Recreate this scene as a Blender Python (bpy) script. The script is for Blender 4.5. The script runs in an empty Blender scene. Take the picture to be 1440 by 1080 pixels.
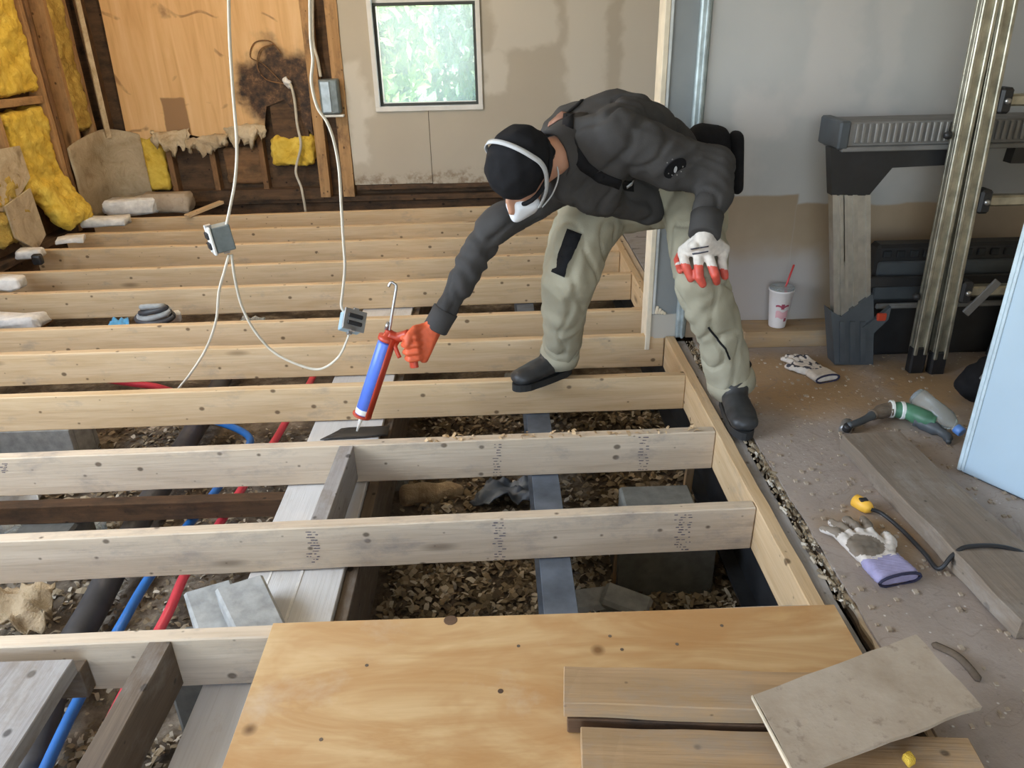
import bpy, bmesh, math, random
from mathutils import Vector, Matrix, Euler, noise
from mathutils.bvhtree import BVHTree
random.seed(7)
SC = bpy.context.scene
COL = SC.collection
PI = math.pi
V = Vector

# ------------------------------------------------------------------ camera
F = 1081.0
HC = 1.25
up = -V(((770-720)/F, -(2760-540)/F, -1.0)); up.normalize()
dep = V(((690-720)/F, (540-14)/F, -1.0)); dep -= up*dep.dot(up); dep.normalize()
rt = dep.cross(up)
RW = Matrix((rt, dep, up))            # camera axes -> world axes
CAMP = V((0, 0, HC))
cd = bpy.data.cameras.new('camera'); cd.sensor_width = 36; cd.lens = 36*F/1440; cd.clip_start = .02
cam = bpy.data.objects.new('camera', cd); COL.objects.link(cam)
cam.matrix_world = Matrix.Translation(CAMP) @ RW.to_4x4()
SC.camera = cam

# ------------------------------------------------------------------ sky, sun, windows' daylight, exposure
w = bpy.data.worlds.new('sky'); SC.world = w; w.use_nodes = True
nt = w.node_tree; nt.nodes.clear()
o_ = nt.nodes.new('ShaderNodeOutputWorld'); b_ = nt.nodes.new('ShaderNodeBackground')
s_ = nt.nodes.new('ShaderNodeTexSky'); s_.sky_type = 'NISHITA'; s_.sun_disc = False
s_.sun_elevation = math.radians(48); s_.sun_rotation = math.radians(100)
b_.inputs['Strength'].default_value = .8
nt.links.new(s_.outputs[0], b_.inputs['Color']); nt.links.new(b_.outputs[0], o_.inputs['Surface'])
sd = bpy.data.lights.new('sun', 'SUN'); sd.energy = 7; sd.angle = .02; sd.color = (1, .95, .85)
so = bpy.data.objects.new('sun', sd); COL.objects.link(so)
so.rotation_euler = V((-.55, .45, -.8)).to_track_quat('-Z', 'Y').to_euler()

def area(name, loc, target, sx, sy, power, color):
    d = bpy.data.lights.new(name, 'AREA'); d.shape = 'RECTANGLE'; d.size = sx; d.size_y = sy
    d.energy = power; d.color = color
    o = bpy.data.objects.new(name, d); COL.objects.link(o); o.location = loc
    o.rotation_euler = (V(target)-V(loc)).to_track_quat('-Z', 'Y').to_euler()
    return o
# daylight in the two openings the room has outside the frame: the window in the left wall, the doorway behind
area('daylight_left_window', (-2.78, 1.1, 1.45), (0, 1.3, .75), 2.4, 1.3, 74, (.88, .95, 1.0))
area('daylight_front_doorway', (-.6, -2.5, 1.25), (-.3, 2, .7), 2.6, 1.9, 17, (.90, .95, 1.0))
SC.view_settings.view_transform = 'Standard'; SC.view_settings.look = 'None'
SC.view_settings.exposure = 0.45; SC.view_settings.gamma = 1; SC.view_settings.use_curve_mapping = False

# ------------------------------------------------------------------ pixel -> place
def ray(px, py): return RW @ V(((px-720)/F, (540-py)/F, -1.0))
def atz(px, py, z=0.0):
    d = ray(px, py); return CAMP + d*((z-HC)/d.z)
def aty(px, py, y):
    d = ray(px, py); return CAMP + d*(y/d.y)
def atx(px, py, x):
    d = ray(px, py); return CAMP + d*(x/d.x)

# ------------------------------------------------------------------ materials
class NT:
    def __init__(s, name):
        s.m = bpy.data.materials.new(name); s.m.use_nodes = True
        s.t = s.m.node_tree; s.t.nodes.clear()
        s.out = s.t.nodes.new('ShaderNodeOutputMaterial')
        s.p = s.t.nodes.new('ShaderNodeBsdfPrincipled')
        s.t.links.new(s.p.outputs[0], s.out.inputs[0])
    def n(s, typ, ins=None, **kw):
        nd = s.t.nodes.new('ShaderNode'+typ)
        for k, v in kw.items(): setattr(nd, k, v)
        for k, v in (ins or {}).items():
            if isinstance(v, bpy.types.NodeSocket): s.t.links.new(v, nd.inputs[k])
            elif v is not None: nd.inputs[k].default_value = v
        return nd
    def co(s, scale=(1, 1, 1), rand=True):
        c = s.n('TexCoord').outputs['Object']
        if rand:
            r = s.n('ObjectInfo').outputs['Random']
            a = s.n('VectorMath', {0: (17, 31, 23)}, operation='SCALE'); s.t.links.new(r, a.inputs['Scale'])
            c = s.n('VectorMath', {0: c, 1: a.outputs[0]}).outputs[0]
        return s.n('Mapping', {'Vector': c, 'Scale': scale}).outputs[0]
    def pos(s): return s.n('NewGeometry').outputs['Position']
    def noise(s, vec, scale, detail=4, rough=.55, dist=0):
        return s.n('TexNoise', {'Vector': vec, 'Scale': scale, 'Detail': detail, 'Roughness': rough, 'Distortion': dist}).outputs['Fac']
    def ramp(s, fac, stops):
        r = s.n('ValToRGB', {'Fac': fac}); e = r.color_ramp.elements
        while len(e) < len(stops): e.new(.5)
        for el, (p, c) in zip(e, stops):
            el.position = p; el.color = (*c, 1) if not isinstance(c, (int, float)) else (c, c, c, 1)
        return r.outputs['Color']
    def mix(s, fac, a, b, mode='MIX'):
        m = s.n('Mix', data_type='RGBA', blend_type=mode)
        for k, v in (('Factor_Float', fac), ('A_Color', a), ('B_Color', b)):
            i = [x for x in m.inputs if x.identifier == k][0]
            if isinstance(v, bpy.types.NodeSocket): s.t.links.new(v, i)
            else: i.default_value = (*v, 1) if isinstance(v, tuple) else v
        return [x for x in m.outputs if x.identifier == 'Result_Color'][0]
    def math(s, op, a, b=0.0, clamp=False):
        return s.n('Math', {0: a, 1: b}, operation=op, use_clamp=clamp).outputs[0]
    def rect(s, x0, x1, z0, z1, soft=.02, wob=.05, axis='X', wscale=6):
        """patch mask in world metres with an uneven border"""
        p = s.pos()
        nz = s.n('TexNoise', {'Vector': p, 'Scale': wscale, 'Detail': 5})
        d = s.n('VectorMath', {0: nz.outputs['Color'], 1: (.5, .5, .5)}, operation='SUBTRACT').outputs[0]
        d = s.n('VectorMath', {0: d, 'Scale': wob*2}, operation='SCALE').outputs[0]
        q = s.n('SeparateXYZ', {0: s.n('VectorMath', {0: p, 1: d}).outputs[0]})
        def st(v, e0, e1): return s.n('MapRange', {'Value': v, 'From Min': e0, 'From Max': e1}, interpolation_type='SMOOTHSTEP').outputs[0]
        a, b = q.outputs[axis], q.outputs['Z' if axis != 'XY' else 'Y']
        m = s.math('MULTIPLY', st(a, x0-soft, x0+soft), st(a, x1+soft, x1-soft))
        m = s.math('MULTIPLY', m, st(b, z0-soft, z0+soft))
        return s.math('MULTIPLY', m, st(b, z1+soft, z1-soft))
    def disc(s, c, r, soft=.5, wob=.2):
        p = s.pos(); q = s.n('VectorMath', {0: p, 1: c}, operation='DISTANCE').outputs['Value']
        nz = s.noise(p, 5, 5); q = s.math('ADD', q, s.math('MULTIPLY', s.math('SUBTRACT', nz, .5), wob*2))
        return s.n('MapRange', {'Value': q, 'From Min': r, 'From Max': r*(1-soft)}, interpolation_type='SMOOTHSTEP').outputs[0]
    def done(s, col, rough=.7, metal=0, bump=None, bs=.3, bd=.01, spec=None, **kw):
        for k, v in (('Base Color', col), ('Roughness', rough), ('Metallic', metal)):
            if isinstance(v, bpy.types.NodeSocket): s.t.links.new(v, s.p.inputs[k])
            else: s.p.inputs[k].default_value = (*v, 1) if isinstance(v, tuple) else v
        if spec is not None: s.p.inputs['Specular IOR Level'].default_value = spec
        for k, v in kw.items(): s.p.inputs[k].default_value = v
        if bump is not None:
            b = s.n('Bump', {'Height': bump, 'Strength': bs, 'Distance': bd}); s.t.links.new(b.outputs[0], s.p.inputs['Normal'])
        return s.m

def wood(name, c1, c2, dark, dirt=None, damt=.5, rough=.7, knots=True, grain=1.0):
    t = NT(name)
    co = t.co((1.1, 13*grain, 13*grain)); f = t.noise(co, 2.2, 6, .6, .6)
    col = t.ramp(f, [(.3, c1), (.5, tuple((a+b)/2 for a, b in zip(c1, c2))), (.72, c2)])
    g = t.noise(t.co((3, 120, 120)), 1.5, 3, .6)
    col = t.mix(t.ramp(g, [(.5, 0), (.8, .35)]), col, dark)
    if knots:
        v = t.n('TexVoronoi', {'Vector': t.co((1.6, 6, 6)), 'Scale': 1.15, 'Randomness': 1.0}).outputs['Distance']
        kn = t.n('MapRange', {'Value': v, 'From Min': .13, 'From Max': .04}).outputs[0]
        col = t.mix(t.math('MULTIPLY', kn, .8), col, tuple(x*.45 for x in dark))
        q = t.n('SeparateXYZ', {0: t.co((1, 1, 1))}); q2 = t.n('CombineXYZ', {0: t.math('MULTIPLY', q.outputs[0], .8), 1: t.math('ADD', q.outputs[2], q.outputs[1])}).outputs[0]
        v = t.n('TexVoronoi', {'Vector': q2, 'Scale': 9.0, 'Randomness': 1.0}, voronoi_dimensions='2D')
        sz = t.n('SeparateColor', {0: v.outputs['Color']}).outputs[0]
        kn = t.n('MapRange', {'Value': t.math('SUBTRACT', v.outputs['Distance'], t.math('MULTIPLY', t.math('SUBTRACT', sz, .35, True), .10)), 'From Min': .035, 'From Max': -.005}).outputs[0]
        col = t.mix(t.math('MULTIPLY', kn, .85), col, tuple(x*.35 for x in dark))
    if dirt:
        d = t.noise(t.co((2.5, 5, 5)), 2.2, 7, .7)
        col = t.mix(t.ramp(d, [(max(0, .62-damt*.35), 0), (min(1, .78-damt*.2), .9)]), col, dirt)
    return t.done(col, rough, bump=g, bs=.25, bd=.004)

def plain(name, c, rough=.6, metal=0, var=.12, scale=12, bs=.1, bd=.003, spec=None, **kw):
    t = NT(name); n = t.noise(t.co(), scale, 5)
    lo = tuple(max(0, x*(1-var)) for x in c); hi = tuple(min(1, x*(1+var)) for x in c)
    return t.done(t.ramp(n, [(.3, lo), (.7, hi)]), rough, metal, n, bs, bd, spec, **kw)

MT = {}
MT['lumber'] = wood('new_lumber', (.70, .52, .32), (.56, .38, .20), (.34, .19, .08), (.40, .31, .22), .15)
MT['lumber_grey'] = wood('cool_lit_lumber', (.68, .56, .42), (.54, .43, .31), (.32, .22, .14), (.36, .30, .25), .25)  # greyer joist wood: cool light on the near joists put into the colour, plus dirt
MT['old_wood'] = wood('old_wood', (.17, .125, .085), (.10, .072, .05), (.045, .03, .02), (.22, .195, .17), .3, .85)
MT['grey_wood'] = wood('weathered_wood', (.40, .38, .36), (.28, .26, .25), (.14, .12, .11), (.20, .16, .12), .4, .85)
MT['dirty_plank'] = wood('dirty_plank', (.50, .33, .18), (.34, .22, .11), (.16, .09, .04), (.33, .26, .19), .4, .85)
MT['plank'] = wood('plank_wood', (.27, .21, .155), (.19, .15, .115), (.09, .065, .05), (.33, .29, .25), .35, .88)
MT['dark_wood'] = wood('rotten_wood', (.16, .09, .045), (.09, .05, .028), (.03, .02, .012), (.03, .022, .016), .5, .9)
MT['stud'] = wood('aged_stud', (.55, .33, .15), (.40, .22, .09), (.20, .10, .04), (.16, .09, .05), .35, .8)
MT['stud_dark'] = wood('stained_stud', (.30, .16, .07), (.20, .10, .045), (.08, .04, .02), (.10, .06, .03), .45, .85)
# plywood flooring
t = NT('plywood'); co = t.co((.9, 3.2, 3)); f = t.noise(co, 1.6, 5, .6, 1.6)
col = t.ramp(f, [(.28, (.68, .49, .27)), (.45, (.62, .42, .21)), (.60, (.50, .29, .12)), (.70, (.60, .38, .17)), (.82, (.46, .25, .09))])
g = t.noise(t.co((4, 90, 60)), 1.5, 3); col = t.mix(t.ramp(g, [(.5, 0), (.8, .22)]), col, (.42, .24, .10))
v = t.n('TexVoronoi', {'Vector': t.co((1, 1, 1)), 'Scale': 5.5}).outputs['Distance']
col = t.mix(t.n('MapRange', {'Value': v, 'From Min': .1, 'From Max': .03}).outputs[0], col, (.16, .08, .03))
v3 = t.noise(t.co((1, 1.6, 1)), 2.2, 4, .6, 1.0); col = t.mix(t.ramp(v3, [(.5, 0), (.62, .5)]), col, (.45, .23, .08))
v2 = t.noise(t.co((1, 1, 1)), 3, 6, .7); col = t.mix(t.ramp(v2, [(.6, 0), (.75, .35)]), col, (.62, .55, .45))
MT['plywood'] = t.done(col, .55, bump=g, bs=.12, bd=.003)
# wall plywood with pencil-dark scuffs
t = NT('wall_plywood'); f = t.noise(t.co((10, 10, .8)), 1.6, 5, .6, .8)
col = t.ramp(f, [(.3, (.80, .53, .27)), (.5, (.74, .46, .21)), (.75, (.62, .35, .14))])
v = t.n('TexWave', {'Vector': t.co((1, 1, 1)), 'Scale': .9, 'Distortion': 22, 'Detail': 3, 'Detail Scale': .8}, wave_type='RINGS').outputs['Fac']
cr = t.math('MULTIPLY', t.ramp(v, [(.985, 0), (.998, .7)]), t.ramp(t.noise(t.pos(), 4.5, 4), [(.52, 0), (.60, 1)])); col = t.mix(cr, col, (.25, .12, .05))
mo = t.disc(tuple(aty(402, 130, 5.88)), .40, .5, .22); col = t.mix(t.math('MULTIPLY', mo, 1.25, True), col, t.ramp(t.noise(t.pos(), 22, 6, .7), [(.35, (.02, .012, .008)), (.55, (.09, .045, .02)), (.7, (.24, .13, .06))]))
pt = t.rect(aty(228, 150, 5.9).x, aty(262, 150, 5.9).x, .42, aty(240, 138, 5.9).z, .006, .02); col = t.mix(pt, col, (.33, .19, .09))
MT['wall_ply'] = t.done(col, .7, bump=f, bs=.15, bd=.004)
# drywall of the back wall, tan paint and white joint compound
t = NT('patched_drywall'); n1 = t.noise(t.pos(), 1.3, 5)
col = t.ramp(n1, [(.3, (.50, .44, .35)), (.7, (.56, .50, .40))])
W_ = (.80, .75, .66)
for r in ((.0, .45, 1.0, 1.5), (.52, .80, .55, 1.5), (.92, 1.25, .2, 1.6), (-.08, .10, .72, 1.0), (-1.06, -.93, .25, .95), (-.95, -.86, .55, .72)):
    col = t.mix(t.math('MULTIPLY', t.rect(*r, .03, .10), .5), col, W_)
col = t.mix(t.math('MULTIPLY', t.rect(-1.2, 1.3, -.1, .16, .03, .06), t.ramp(t.noise(t.pos(), 16, 5, .7), [(.45, 0), (.62, .85)])), col, (.28, .20, .13))
MT['drywall'] = t.done(col, .8, bump=t.noise(t.pos(), 7, 5), bs=.12, bd=.01)
# partition wall: grey primer, smeared compound, bare brown paper at the foot
t = NT('partition_paint'); n1 = t.noise(t.pos(), 1.8, 5)
col = t.ramp(n1, [(.3, (.43, .43, .42)), (.7, (.51, .50, .485))])
for r, a in (((1.12, 1.32, .9, 1.5), .5), ((1.36, 1.48, .75, 1.5), .4), ((.9, 1.1, .78, .98), .5), ((1.28, 1.7, .62, .9), .3), ((.8, 1.0, .6, .75), .4)):
    col = t.mix(t.math('MULTIPLY', t.rect(*r, .04, .14), a*1.3), col, (.60, .56, .53))
low = t.rect(.6, 1.17, -.2, .585, .006, .012); low2 = t.rect(1.165, 3.3, -.2, .545, .006, .02)
brown = t.ramp(t.noise(t.pos(), 3, 6), [(.3, (.33, .25, .17)), (.7, (.43, .33, .23))])
gr = t.rect(.8, 1.3, .05, .36, .06, .08); brown = t.mix(t.math('MULTIPLY', gr, .75), brown, (.46, .43, .42))
col = t.mix(t.math('MAXIMUM', low, low2), col, brown)
MT['partition'] = t.done(col, .75, bump=t.noise(t.pos(), 8, 5), bs=.12, bd=.01)
t = NT('partition_strip'); n1 = t.noise(t.pos(), 5, 5)
col = t.ramp(n1, [(.3, (.22, .235, .24)), (.7, (.27, .28, .28))])
col = t.mix(t.rect(.5, .9, -.1, .095, .004, .012), col, (.50, .46, .40))
MT['strip'] = t.done(col, .8, bump=n1, bs=.1)
MT['drywall_edge'] = plain('drywall_edge', (.72, .62, .47), .85)
# dusty old floor
t = NT('dusty_floor'); n1 = t.noise(t.pos(), 2.4, 7, .65)
col = t.ramp(n1, [(.28, (.29, .235, .195)), (.5, (.38, .315, .27)), (.72, (.46, .39, .34))])
st = t.math('MAXIMUM', t.disc((1.12, 2.52, 0), .38, .6, .16), t.disc((1.52, 2.48, 0), .26, .6, .15))
st = t.math('MAXIMUM', st, t.math('MULTIPLY', t.disc((.97, 1.6, 0), .16, .7, .1), .8))
col = t.mix(t.math('MULTIPLY', st, .85), col, (.36, .23, .11))
sp = t.noise(t.pos(), 42, 4, .7); col = t.mix(t.ramp(sp, [(.60, 0), (.70, .6)]), col, (.19, .15, .13))
sp2 = t.n('TexVoronoi', {'Vector': t.pos(), 'Scale': 34}).outputs['Distance']
col = t.mix(t.n('MapRange', {'Value': sp2, 'From Min': .12, 'From Max': .05}).outputs[0], col, (.66, .62, .58))
lines = t.n('TexNoise', {'Vector': t.pos(), 'Scale': 3.2, 'Detail': 3, 'Distortion': 1.5}).outputs['Fac']
col = t.mix(t.ramp(lines, [(.492, 0), (.5, .5), (.508, 0)]), col, (.24, .19, .16))
MT['floor'] = t.done(col, .9, bump=sp, bs=.35, bd=.006)
# crawlspace soil
t = NT('soil'); n1 = t.noise(t.pos(), 9, 8, .7)
col = t.ramp(n1, [(.3, (.06, .045, .034)), (.5, (.17, .135, .10)), (.62, (.29, .245, .19)), (.75, (.45, .41, .35))])
MT['soil'] = t.done(col, .95, bump=n1, bs=.8, bd=.03)
t = NT('wood_chips'); r = t.n('NewGeometry').outputs['Random Per Island']
MT['chips'] = t.done(t.ramp(r, [(0, (.07, .05, .035)), (.3, (.19, .145, .09)), (.55, (.30, .23, .14)), (.8, (.42, .35, .25)), (1, (.62, .57, .48))]), .9)
def leafmat(name, cs):
    t = NT(name); r = t.n('NewGeometry').outputs['Random Per Island']
    m = t.done(t.ramp(r, cs), .6); return m
MT['leaf'] = leafmat('leaf_green', [(0, (.10, .22, .06)), (.5, (.22, .38, .10)), (1, (.45, .55, .18))])
MT['leaf2'] = leafmat('leaf_bluegreen', [(0, (.12, .24, .14)), (.6, (.25, .40, .24)), (1, (.5, .6, .42))])
MT['grass'] = plain('grass', (.20, .30, .09), .9, var=.4, scale=8)
MT['bark'] = plain('bark', (.16, .12, .09), .9, var=.4, scale=14)
# insulation
def insul(name, c1, c2, c3):
    t = NT(name); n = t.noise(t.co(), 9, 7, .7, .6); n2 = t.noise(t.co(), 60, 3, .7)
    col = t.ramp(n, [(.25, c3), (.42, c2), (.62, c1), (.85, tuple(min(1, x*1.08) for x in c1))])
    return t.done(col, .95, bump=t.math('ADD', n, t.math('MULTIPLY', n2, .4)), bs=.8, bd=.02)
MT['insul'] = insul('yellow_insulation', (.90, .66, .12), (.76, .50, .06), (.42, .24, .03))
MT['insul_old'] = insul('soiled_insulation', (.62, .43, .10), (.45, .29, .06), (.16, .09, .025))
MT['paper'] = insul('kraft_paper', (.52, .43, .30), (.44, .35, .23), (.28, .20, .12))
MT['foam'] = plain('white_foam', (.78, .76, .73), .9, var=.2, scale=20, bs=.5, bd=.01)
MT['card'] = insul('torn_board', (.60, .48, .32), (.47, .36, .23), (.22, .15, .09))
MT['torn'] = insul('torn_plasterboard', (.70, .58, .40), (.55, .42, .26), (.25, .16, .08))
# man-made
MT['white_frame'] = plain('white_frame', (.80, .78, .74), .5, var=.06)
MT['gasket'] = plain('dark_gasket', (.05, .055, .05), .6)
MT['alu'] = plain('aluminium', (.62, .60, .55), .38, .9, var=.14, scale=18)
MT['alu_old'] = plain('scuffed_aluminium', (.46, .44, .36), .42, .85, var=.3, scale=22)
MT['steel'] = plain('steel', (.5, .5, .5), .35, .9)
MT['galv'] = plain('galvanised_steel', (.42, .48, .52), .42, .65, var=.25, scale=14)
MT['blue_steel'] = plain('blue_grey_steel', (.13, .155, .195), .5, .3, var=.35, scale=10)
MT['black_steel'] = plain('black_steel', (.03, .033, .038), .5, .3, var=.4)
MT['dark_plastic'] = plain('dark_plastic', (.07, .08, .09), .5, var=.2)
MT['black_plastic'] = plain('black_plastic', (.022, .022, .024), .45, var=.3)
MT['grey_deck'] = plain('grey_ribbed_plastic', (.19, .185, .18), .6, var=.2)
MT['rib'] = plain('rib_grey', (.27, .26, .245), .5, .3, var=.15)
MT['corner_bead'] = plain('metal_corner_bead', (.62, .64, .64), .45, .4, var=.2)
MT['bead_blue'] = plain('worn_bead', (.40, .46, .47), .5, .3, var=.3, scale=20)
MT['door'] = plain('pale_blue_paint', (.46, .58, .68), .45, var=.05, scale=3)
MT['door_edge'] = plain('pale_blue_edge', (.52, .62, .68), .5, var=.15, scale=20)
MT['blue_pipe'] = plain('blue_pipe', (.03, .19, .60), .38, var=.12)
MT['red_pipe'] = plain('red_pipe', (.72, .06, .09), .38, var=.12)
MT['drain'] = plain('black_drain', (.06, .06, .065), .5, var=.25)
MT['cable'] = plain('cable_sheath', (.72, .66, .55), .55, var=.1)
MT['cable_grey'] = plain('dusty_cable', (.62, .57, .47), .6, var=.15)
MT['box_grey'] = plain('box_grey', (.20, .235, .24), .5, .3, var=.2, scale=22)
MT['box_blue'] = plain('box_blue', (.36, .52, .62), .5, var=.15)
MT['concrete'] = plain('concrete', (.36, .37, .365), .9, var=.22, scale=26, bs=.5, bd=.006)
MT['concrete_dark'] = plain('dark_concrete', (.15, .15, .135), .9, var=.22, scale=26, bs=.5, bd=.006)  # darker version of the concrete colour
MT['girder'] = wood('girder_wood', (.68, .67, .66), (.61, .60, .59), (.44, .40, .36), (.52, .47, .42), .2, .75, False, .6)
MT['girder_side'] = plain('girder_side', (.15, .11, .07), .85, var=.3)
MT['cord'] = plain('black_cord', (.02, .02, .022), .5)
MT['yellow'] = plain('yellow_plug', (.90, .50, .06), .45, var=.1)
MT['cup'] = plain('paper_cup', (.80, .74, .72), .6, var=.05)
MT['cup_print'] = plain('cup_print', (.35, .06, .10), .6)
MT['cup_print2'] = plain('cup_print_pink', (.72, .40, .42), .6)
MT['red'] = plain('red_straw', (.62, .05, .05), .4)
MT['gun_red'] = plain('gun_red', (.48, .055, .025), .4, var=.15)
MT['tube_blue'] = plain('tube_blue', (.10, .20, .72), .35, var=.15)
MT['tube_light'] = plain('tube_label', (.40, .55, .85), .35, var=.15)
MT['nozzle'] = plain('nozzle_white', (.80, .80, .76), .4)
MT['jacket'] = None
t = NT('jacket_cloth'); n = t.noise(t.co(rand=False), 260, 2); n2 = t.noise(t.co(rand=False), 6, 5)
MT['jacket'] = t.done(t.ramp(n2, [(.3, (.044, .041, .040)), (.7, (.070, .067, .066))]), .85, bump=n, bs=.25, bd=.002, spec=.25)
t = NT('trouser_cloth'); n = t.noise(t.co(rand=False), 240, 2); n2 = t.noise(t.co(rand=False), 5, 6)
MT['trouser'] = t.done(t.ramp(n2, [(.25, (.29, .265, .195)), (.6, (.39, .36, .27)), (.8, (.45, .425, .34))]), .9, bump=n, bs=.25, bd=.002, spec=.2)
MT['black_cloth'] = plain('black_cloth', (.012, .012, .014), .9, var=.2, scale=40, spec=.2)
MT['skin'] = plain('skin', (.55, .29, .19), .5, var=.08, scale=14)
MT['hair'] = plain('hair', (.05, .028, .015), .7, var=.4, scale=60)
MT['boot'] = plain('boot_leather', (.035, .036, .038), .48, var=.35, scale=16)
MT['sole'] = plain('boot_sole', (.02, .02, .02), .7)
MT['mask'] = plain('mask_white', (.72, .74, .78), .8, var=.06)
MT['strap_grey'] = plain('strap_grey', (.50, .51, .52), .7)
MT['glove_orange'] = plain('glove_orange', (.68, .12, .045), .55, var=.2, scale=26)
MT['glove_white'] = plain('glove_knit', (.66, .60, .54), .9, var=.12, scale=60)
MT['glove_red'] = plain('glove_red', (.60, .09, .06), .5, var=.2, scale=30)
MT['glove_dark'] = plain('glove_rubber', (.23, .185, .14), .7, var=.3, scale=12)
MT['glove_black'] = plain('glove_print', (.05, .05, .07), .7)
MT['cuff_purple'] = plain('cuff_purple', (.36, .33, .52), .85, var=.12, scale=50)
MT['cuff_navy'] = plain('cuff_navy', (.03, .03, .07), .8)
MT['patch_brown'] = plain('leather_patch', (.33, .17, .12), .7)
MT['badge'] = plain('badge_white', (.72, .72, .72), .6)
MT['green'] = plain('tool_green', (.07, .19, .11), .45, var=.3)
MT['tape_blue'] = plain('blue_cap', (.12, .26, .62), .4)
MT['blue_bag'] = plain('blue_plastic', (.10, .42, .80), .4, var=.2)
MT['stamp'] = plain('ink', (.12, .10, .12), .8)
MT['sheet'] = None
t = NT('dusty_sheet'); n1 = t.noise(t.co(), 5, 7, .65)
col = t.ramp(n1, [(.28, (.30, .23, .16)), (.5, (.42, .34, .255)), (.72, (.52, .44, .35))])
v = t.noise(t.co(), 24, 4, .7); col = t.mix(t.ramp(v, [(.58, 0), (.72, .7)]), col, (.20, .15, .11))
MT['sheet'] = t.done(col, .9, bump=v, bs=.3, bd=.004)
# clear plastic and glass
t = NT('clear_plastic'); t.done((.86, .92, .92), .12, **{'Transmission Weight': .85, 'IOR': 1.25}); MT['clear'] = t.m
t = NT('dusty_window_glass')
tr = t.n('BsdfTransparent', {'Color': (.93, .97, .95, 1)}); tl = t.n('BsdfTranslucent', {'Color': (1.0, .95, .84, 1)}); gl = t.n('BsdfGlossy', {'Roughness': .05})
sc = t.noise(t.pos(), 240, 2)
m1 = t.n('MixShader', {0: t.ramp(sc, [(.3, .12), (.7, .34)])}); t.t.links.new(tr.outputs[0], m1.inputs[1]); t.t.links.new(tl.outputs[0], m1.inputs[2])
m2 = t.n('MixShader', {0: .05}); t.t.links.new(m1.outputs[0], m2.inputs[1]); t.t.links.new(gl.outputs[0], m2.inputs[2])
t.t.links.new(m2.outputs[0], t.out.inputs[0]); MT['glass'] = t.m

# ------------------------------------------------------------------ object helpers
def tag(o, label=None, cat=None, group=None, kind=None):
    for k, v in (('label', label), ('category', cat), ('group', group), ('kind', kind)):
        if v: o[k] = v
    return o
def wmat(o):
    m = o.matrix_basis.copy()
    return wmat(o.parent) @ o.matrix_parent_inverse @ m if o.parent else m
def adopt(o, parent):
    if parent: o.parent = parent; o.matrix_parent_inverse = wmat(parent).inverted()
    return o
def link(name, me, mats, parent=None, origin=None, smooth=False):
    if not isinstance(mats, (list, tuple)): mats = [mats]
    me.name = name
    for m in mats: me.materials.append(MT[m] if isinstance(m, str) else m)
    if smooth:
        for p in me.polygons: p.use_smooth = True
    o = bpy.data.objects.new(name, me); COL.objects.link(o)
    if origin is None and me.vertices:
        lo = V((min(v.co[i] for v in me.vertices) for i in range(3))); hi = V((max(v.co[i] for v in me.vertices) for i in range(3)))
        origin = V(((lo.x+hi.x)/2, (lo.y+hi.y)/2, lo.z))
        me.transform(Matrix.Translation(-origin))
    o.location = origin
    return adopt(o, parent)
def mk(name, bm, mats, parent=None, smooth=False):
    me = bpy.data.meshes.new(name); bm.to_mesh(me); bm.free()
    return link(name, me, mats, parent, None, smooth)
def empty(name, loc, label, cat, group=None, kind=None, parent=None):
    o = bpy.data.objects.new(name, None); COL.objects.link(o); o.empty_display_size = .1
    o.location = V(loc); adopt(o, parent)
    return tag(o, label, cat, group, kind)
def B(): return bmesh.new()
def box(bm, lo, hi, rot=None, bevel=0.0):
    lo, hi = V(lo), V(hi); c = (lo+hi)/2
    r = bmesh.ops.create_cube(bm, size=1); vs = r['verts']
    bmesh.ops.scale(bm, vec=hi-lo, verts=vs)
    if bevel: 
        es = list({e for v in vs for e in v.link_edges}); rr = bmesh.ops.bevel(bm, geom=es, offset=bevel, segments=1, affect='EDGES'); vs = list({v for f in rr['faces'] for v in f.verts} | {v for v in vs if v.is_valid})
    if rot is not None: bmesh.ops.rotate(bm, cent=(0, 0, 0), matrix=rot, verts=vs)
    bmesh.ops.translate(bm, vec=c, verts=vs)
    return vs
def board(name, a, b, wdt, thk, mat, parent=None, up=(0, 0, 1), bevel=.002, segs=1, wob=0):
    """a board whose length runs from a to b (centre line), width across, thickness along up; its grain follows its own X axis"""
    a, b = V(a), V(b); x = (b-a); L = x.length; x.normalize(); z = V(up); z = (z-x*z.dot(x)).normalized(); y = z.cross(x)
    bm = B(); box(bm, (-L/2, -wdt/2, -thk/2), (L/2, wdt/2, thk/2), bevel=bevel)
    if segs > 1:
        bmesh.ops.subdivide_edges(bm, edges=[e for e in bm.edges if abs(e.verts[0].co.x-e.verts[1].co.x) > L*.5], cuts=segs)
        for v in bm.verts:
            v.co += V((noise.noise(v.co*9+V((a.x, a.y, 3))), noise.noise(v.co*9+V((a.y, 7, a.x))), noise.noise(v.co*9+V((1, a.x, a.y)))))*wob
    me = bpy.data.meshes.new(name); bm.to_mesh(me); bm.free()
    me.materials.append(MT[mat]); o = bpy.data.objects.new(name, me); COL.objects.link(o)
    o.rotation_euler = Matrix((x, y, z)).transposed().to_euler()
    o.location = (a+b)/2
    return adopt(o, parent)
def smoothpath(pts, n=8):
    pts = [V(p) for p in pts]; out = []
    for i in range(len(pts)-1):
        p0, p1, p2, p3 = pts[max(i-1, 0)], pts[i], pts[i+1], pts[min(i+2, len(pts)-1)]
        for k in range(n):
            u = k/n
            out.append(.5*((2*p1)+(p2-p0)*u+(2*p0-5*p1+4*p2-p3)*u*u+(3*p1-p0-3*p2+p3)*u**3))
    return out+[pts[-1]]
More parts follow.
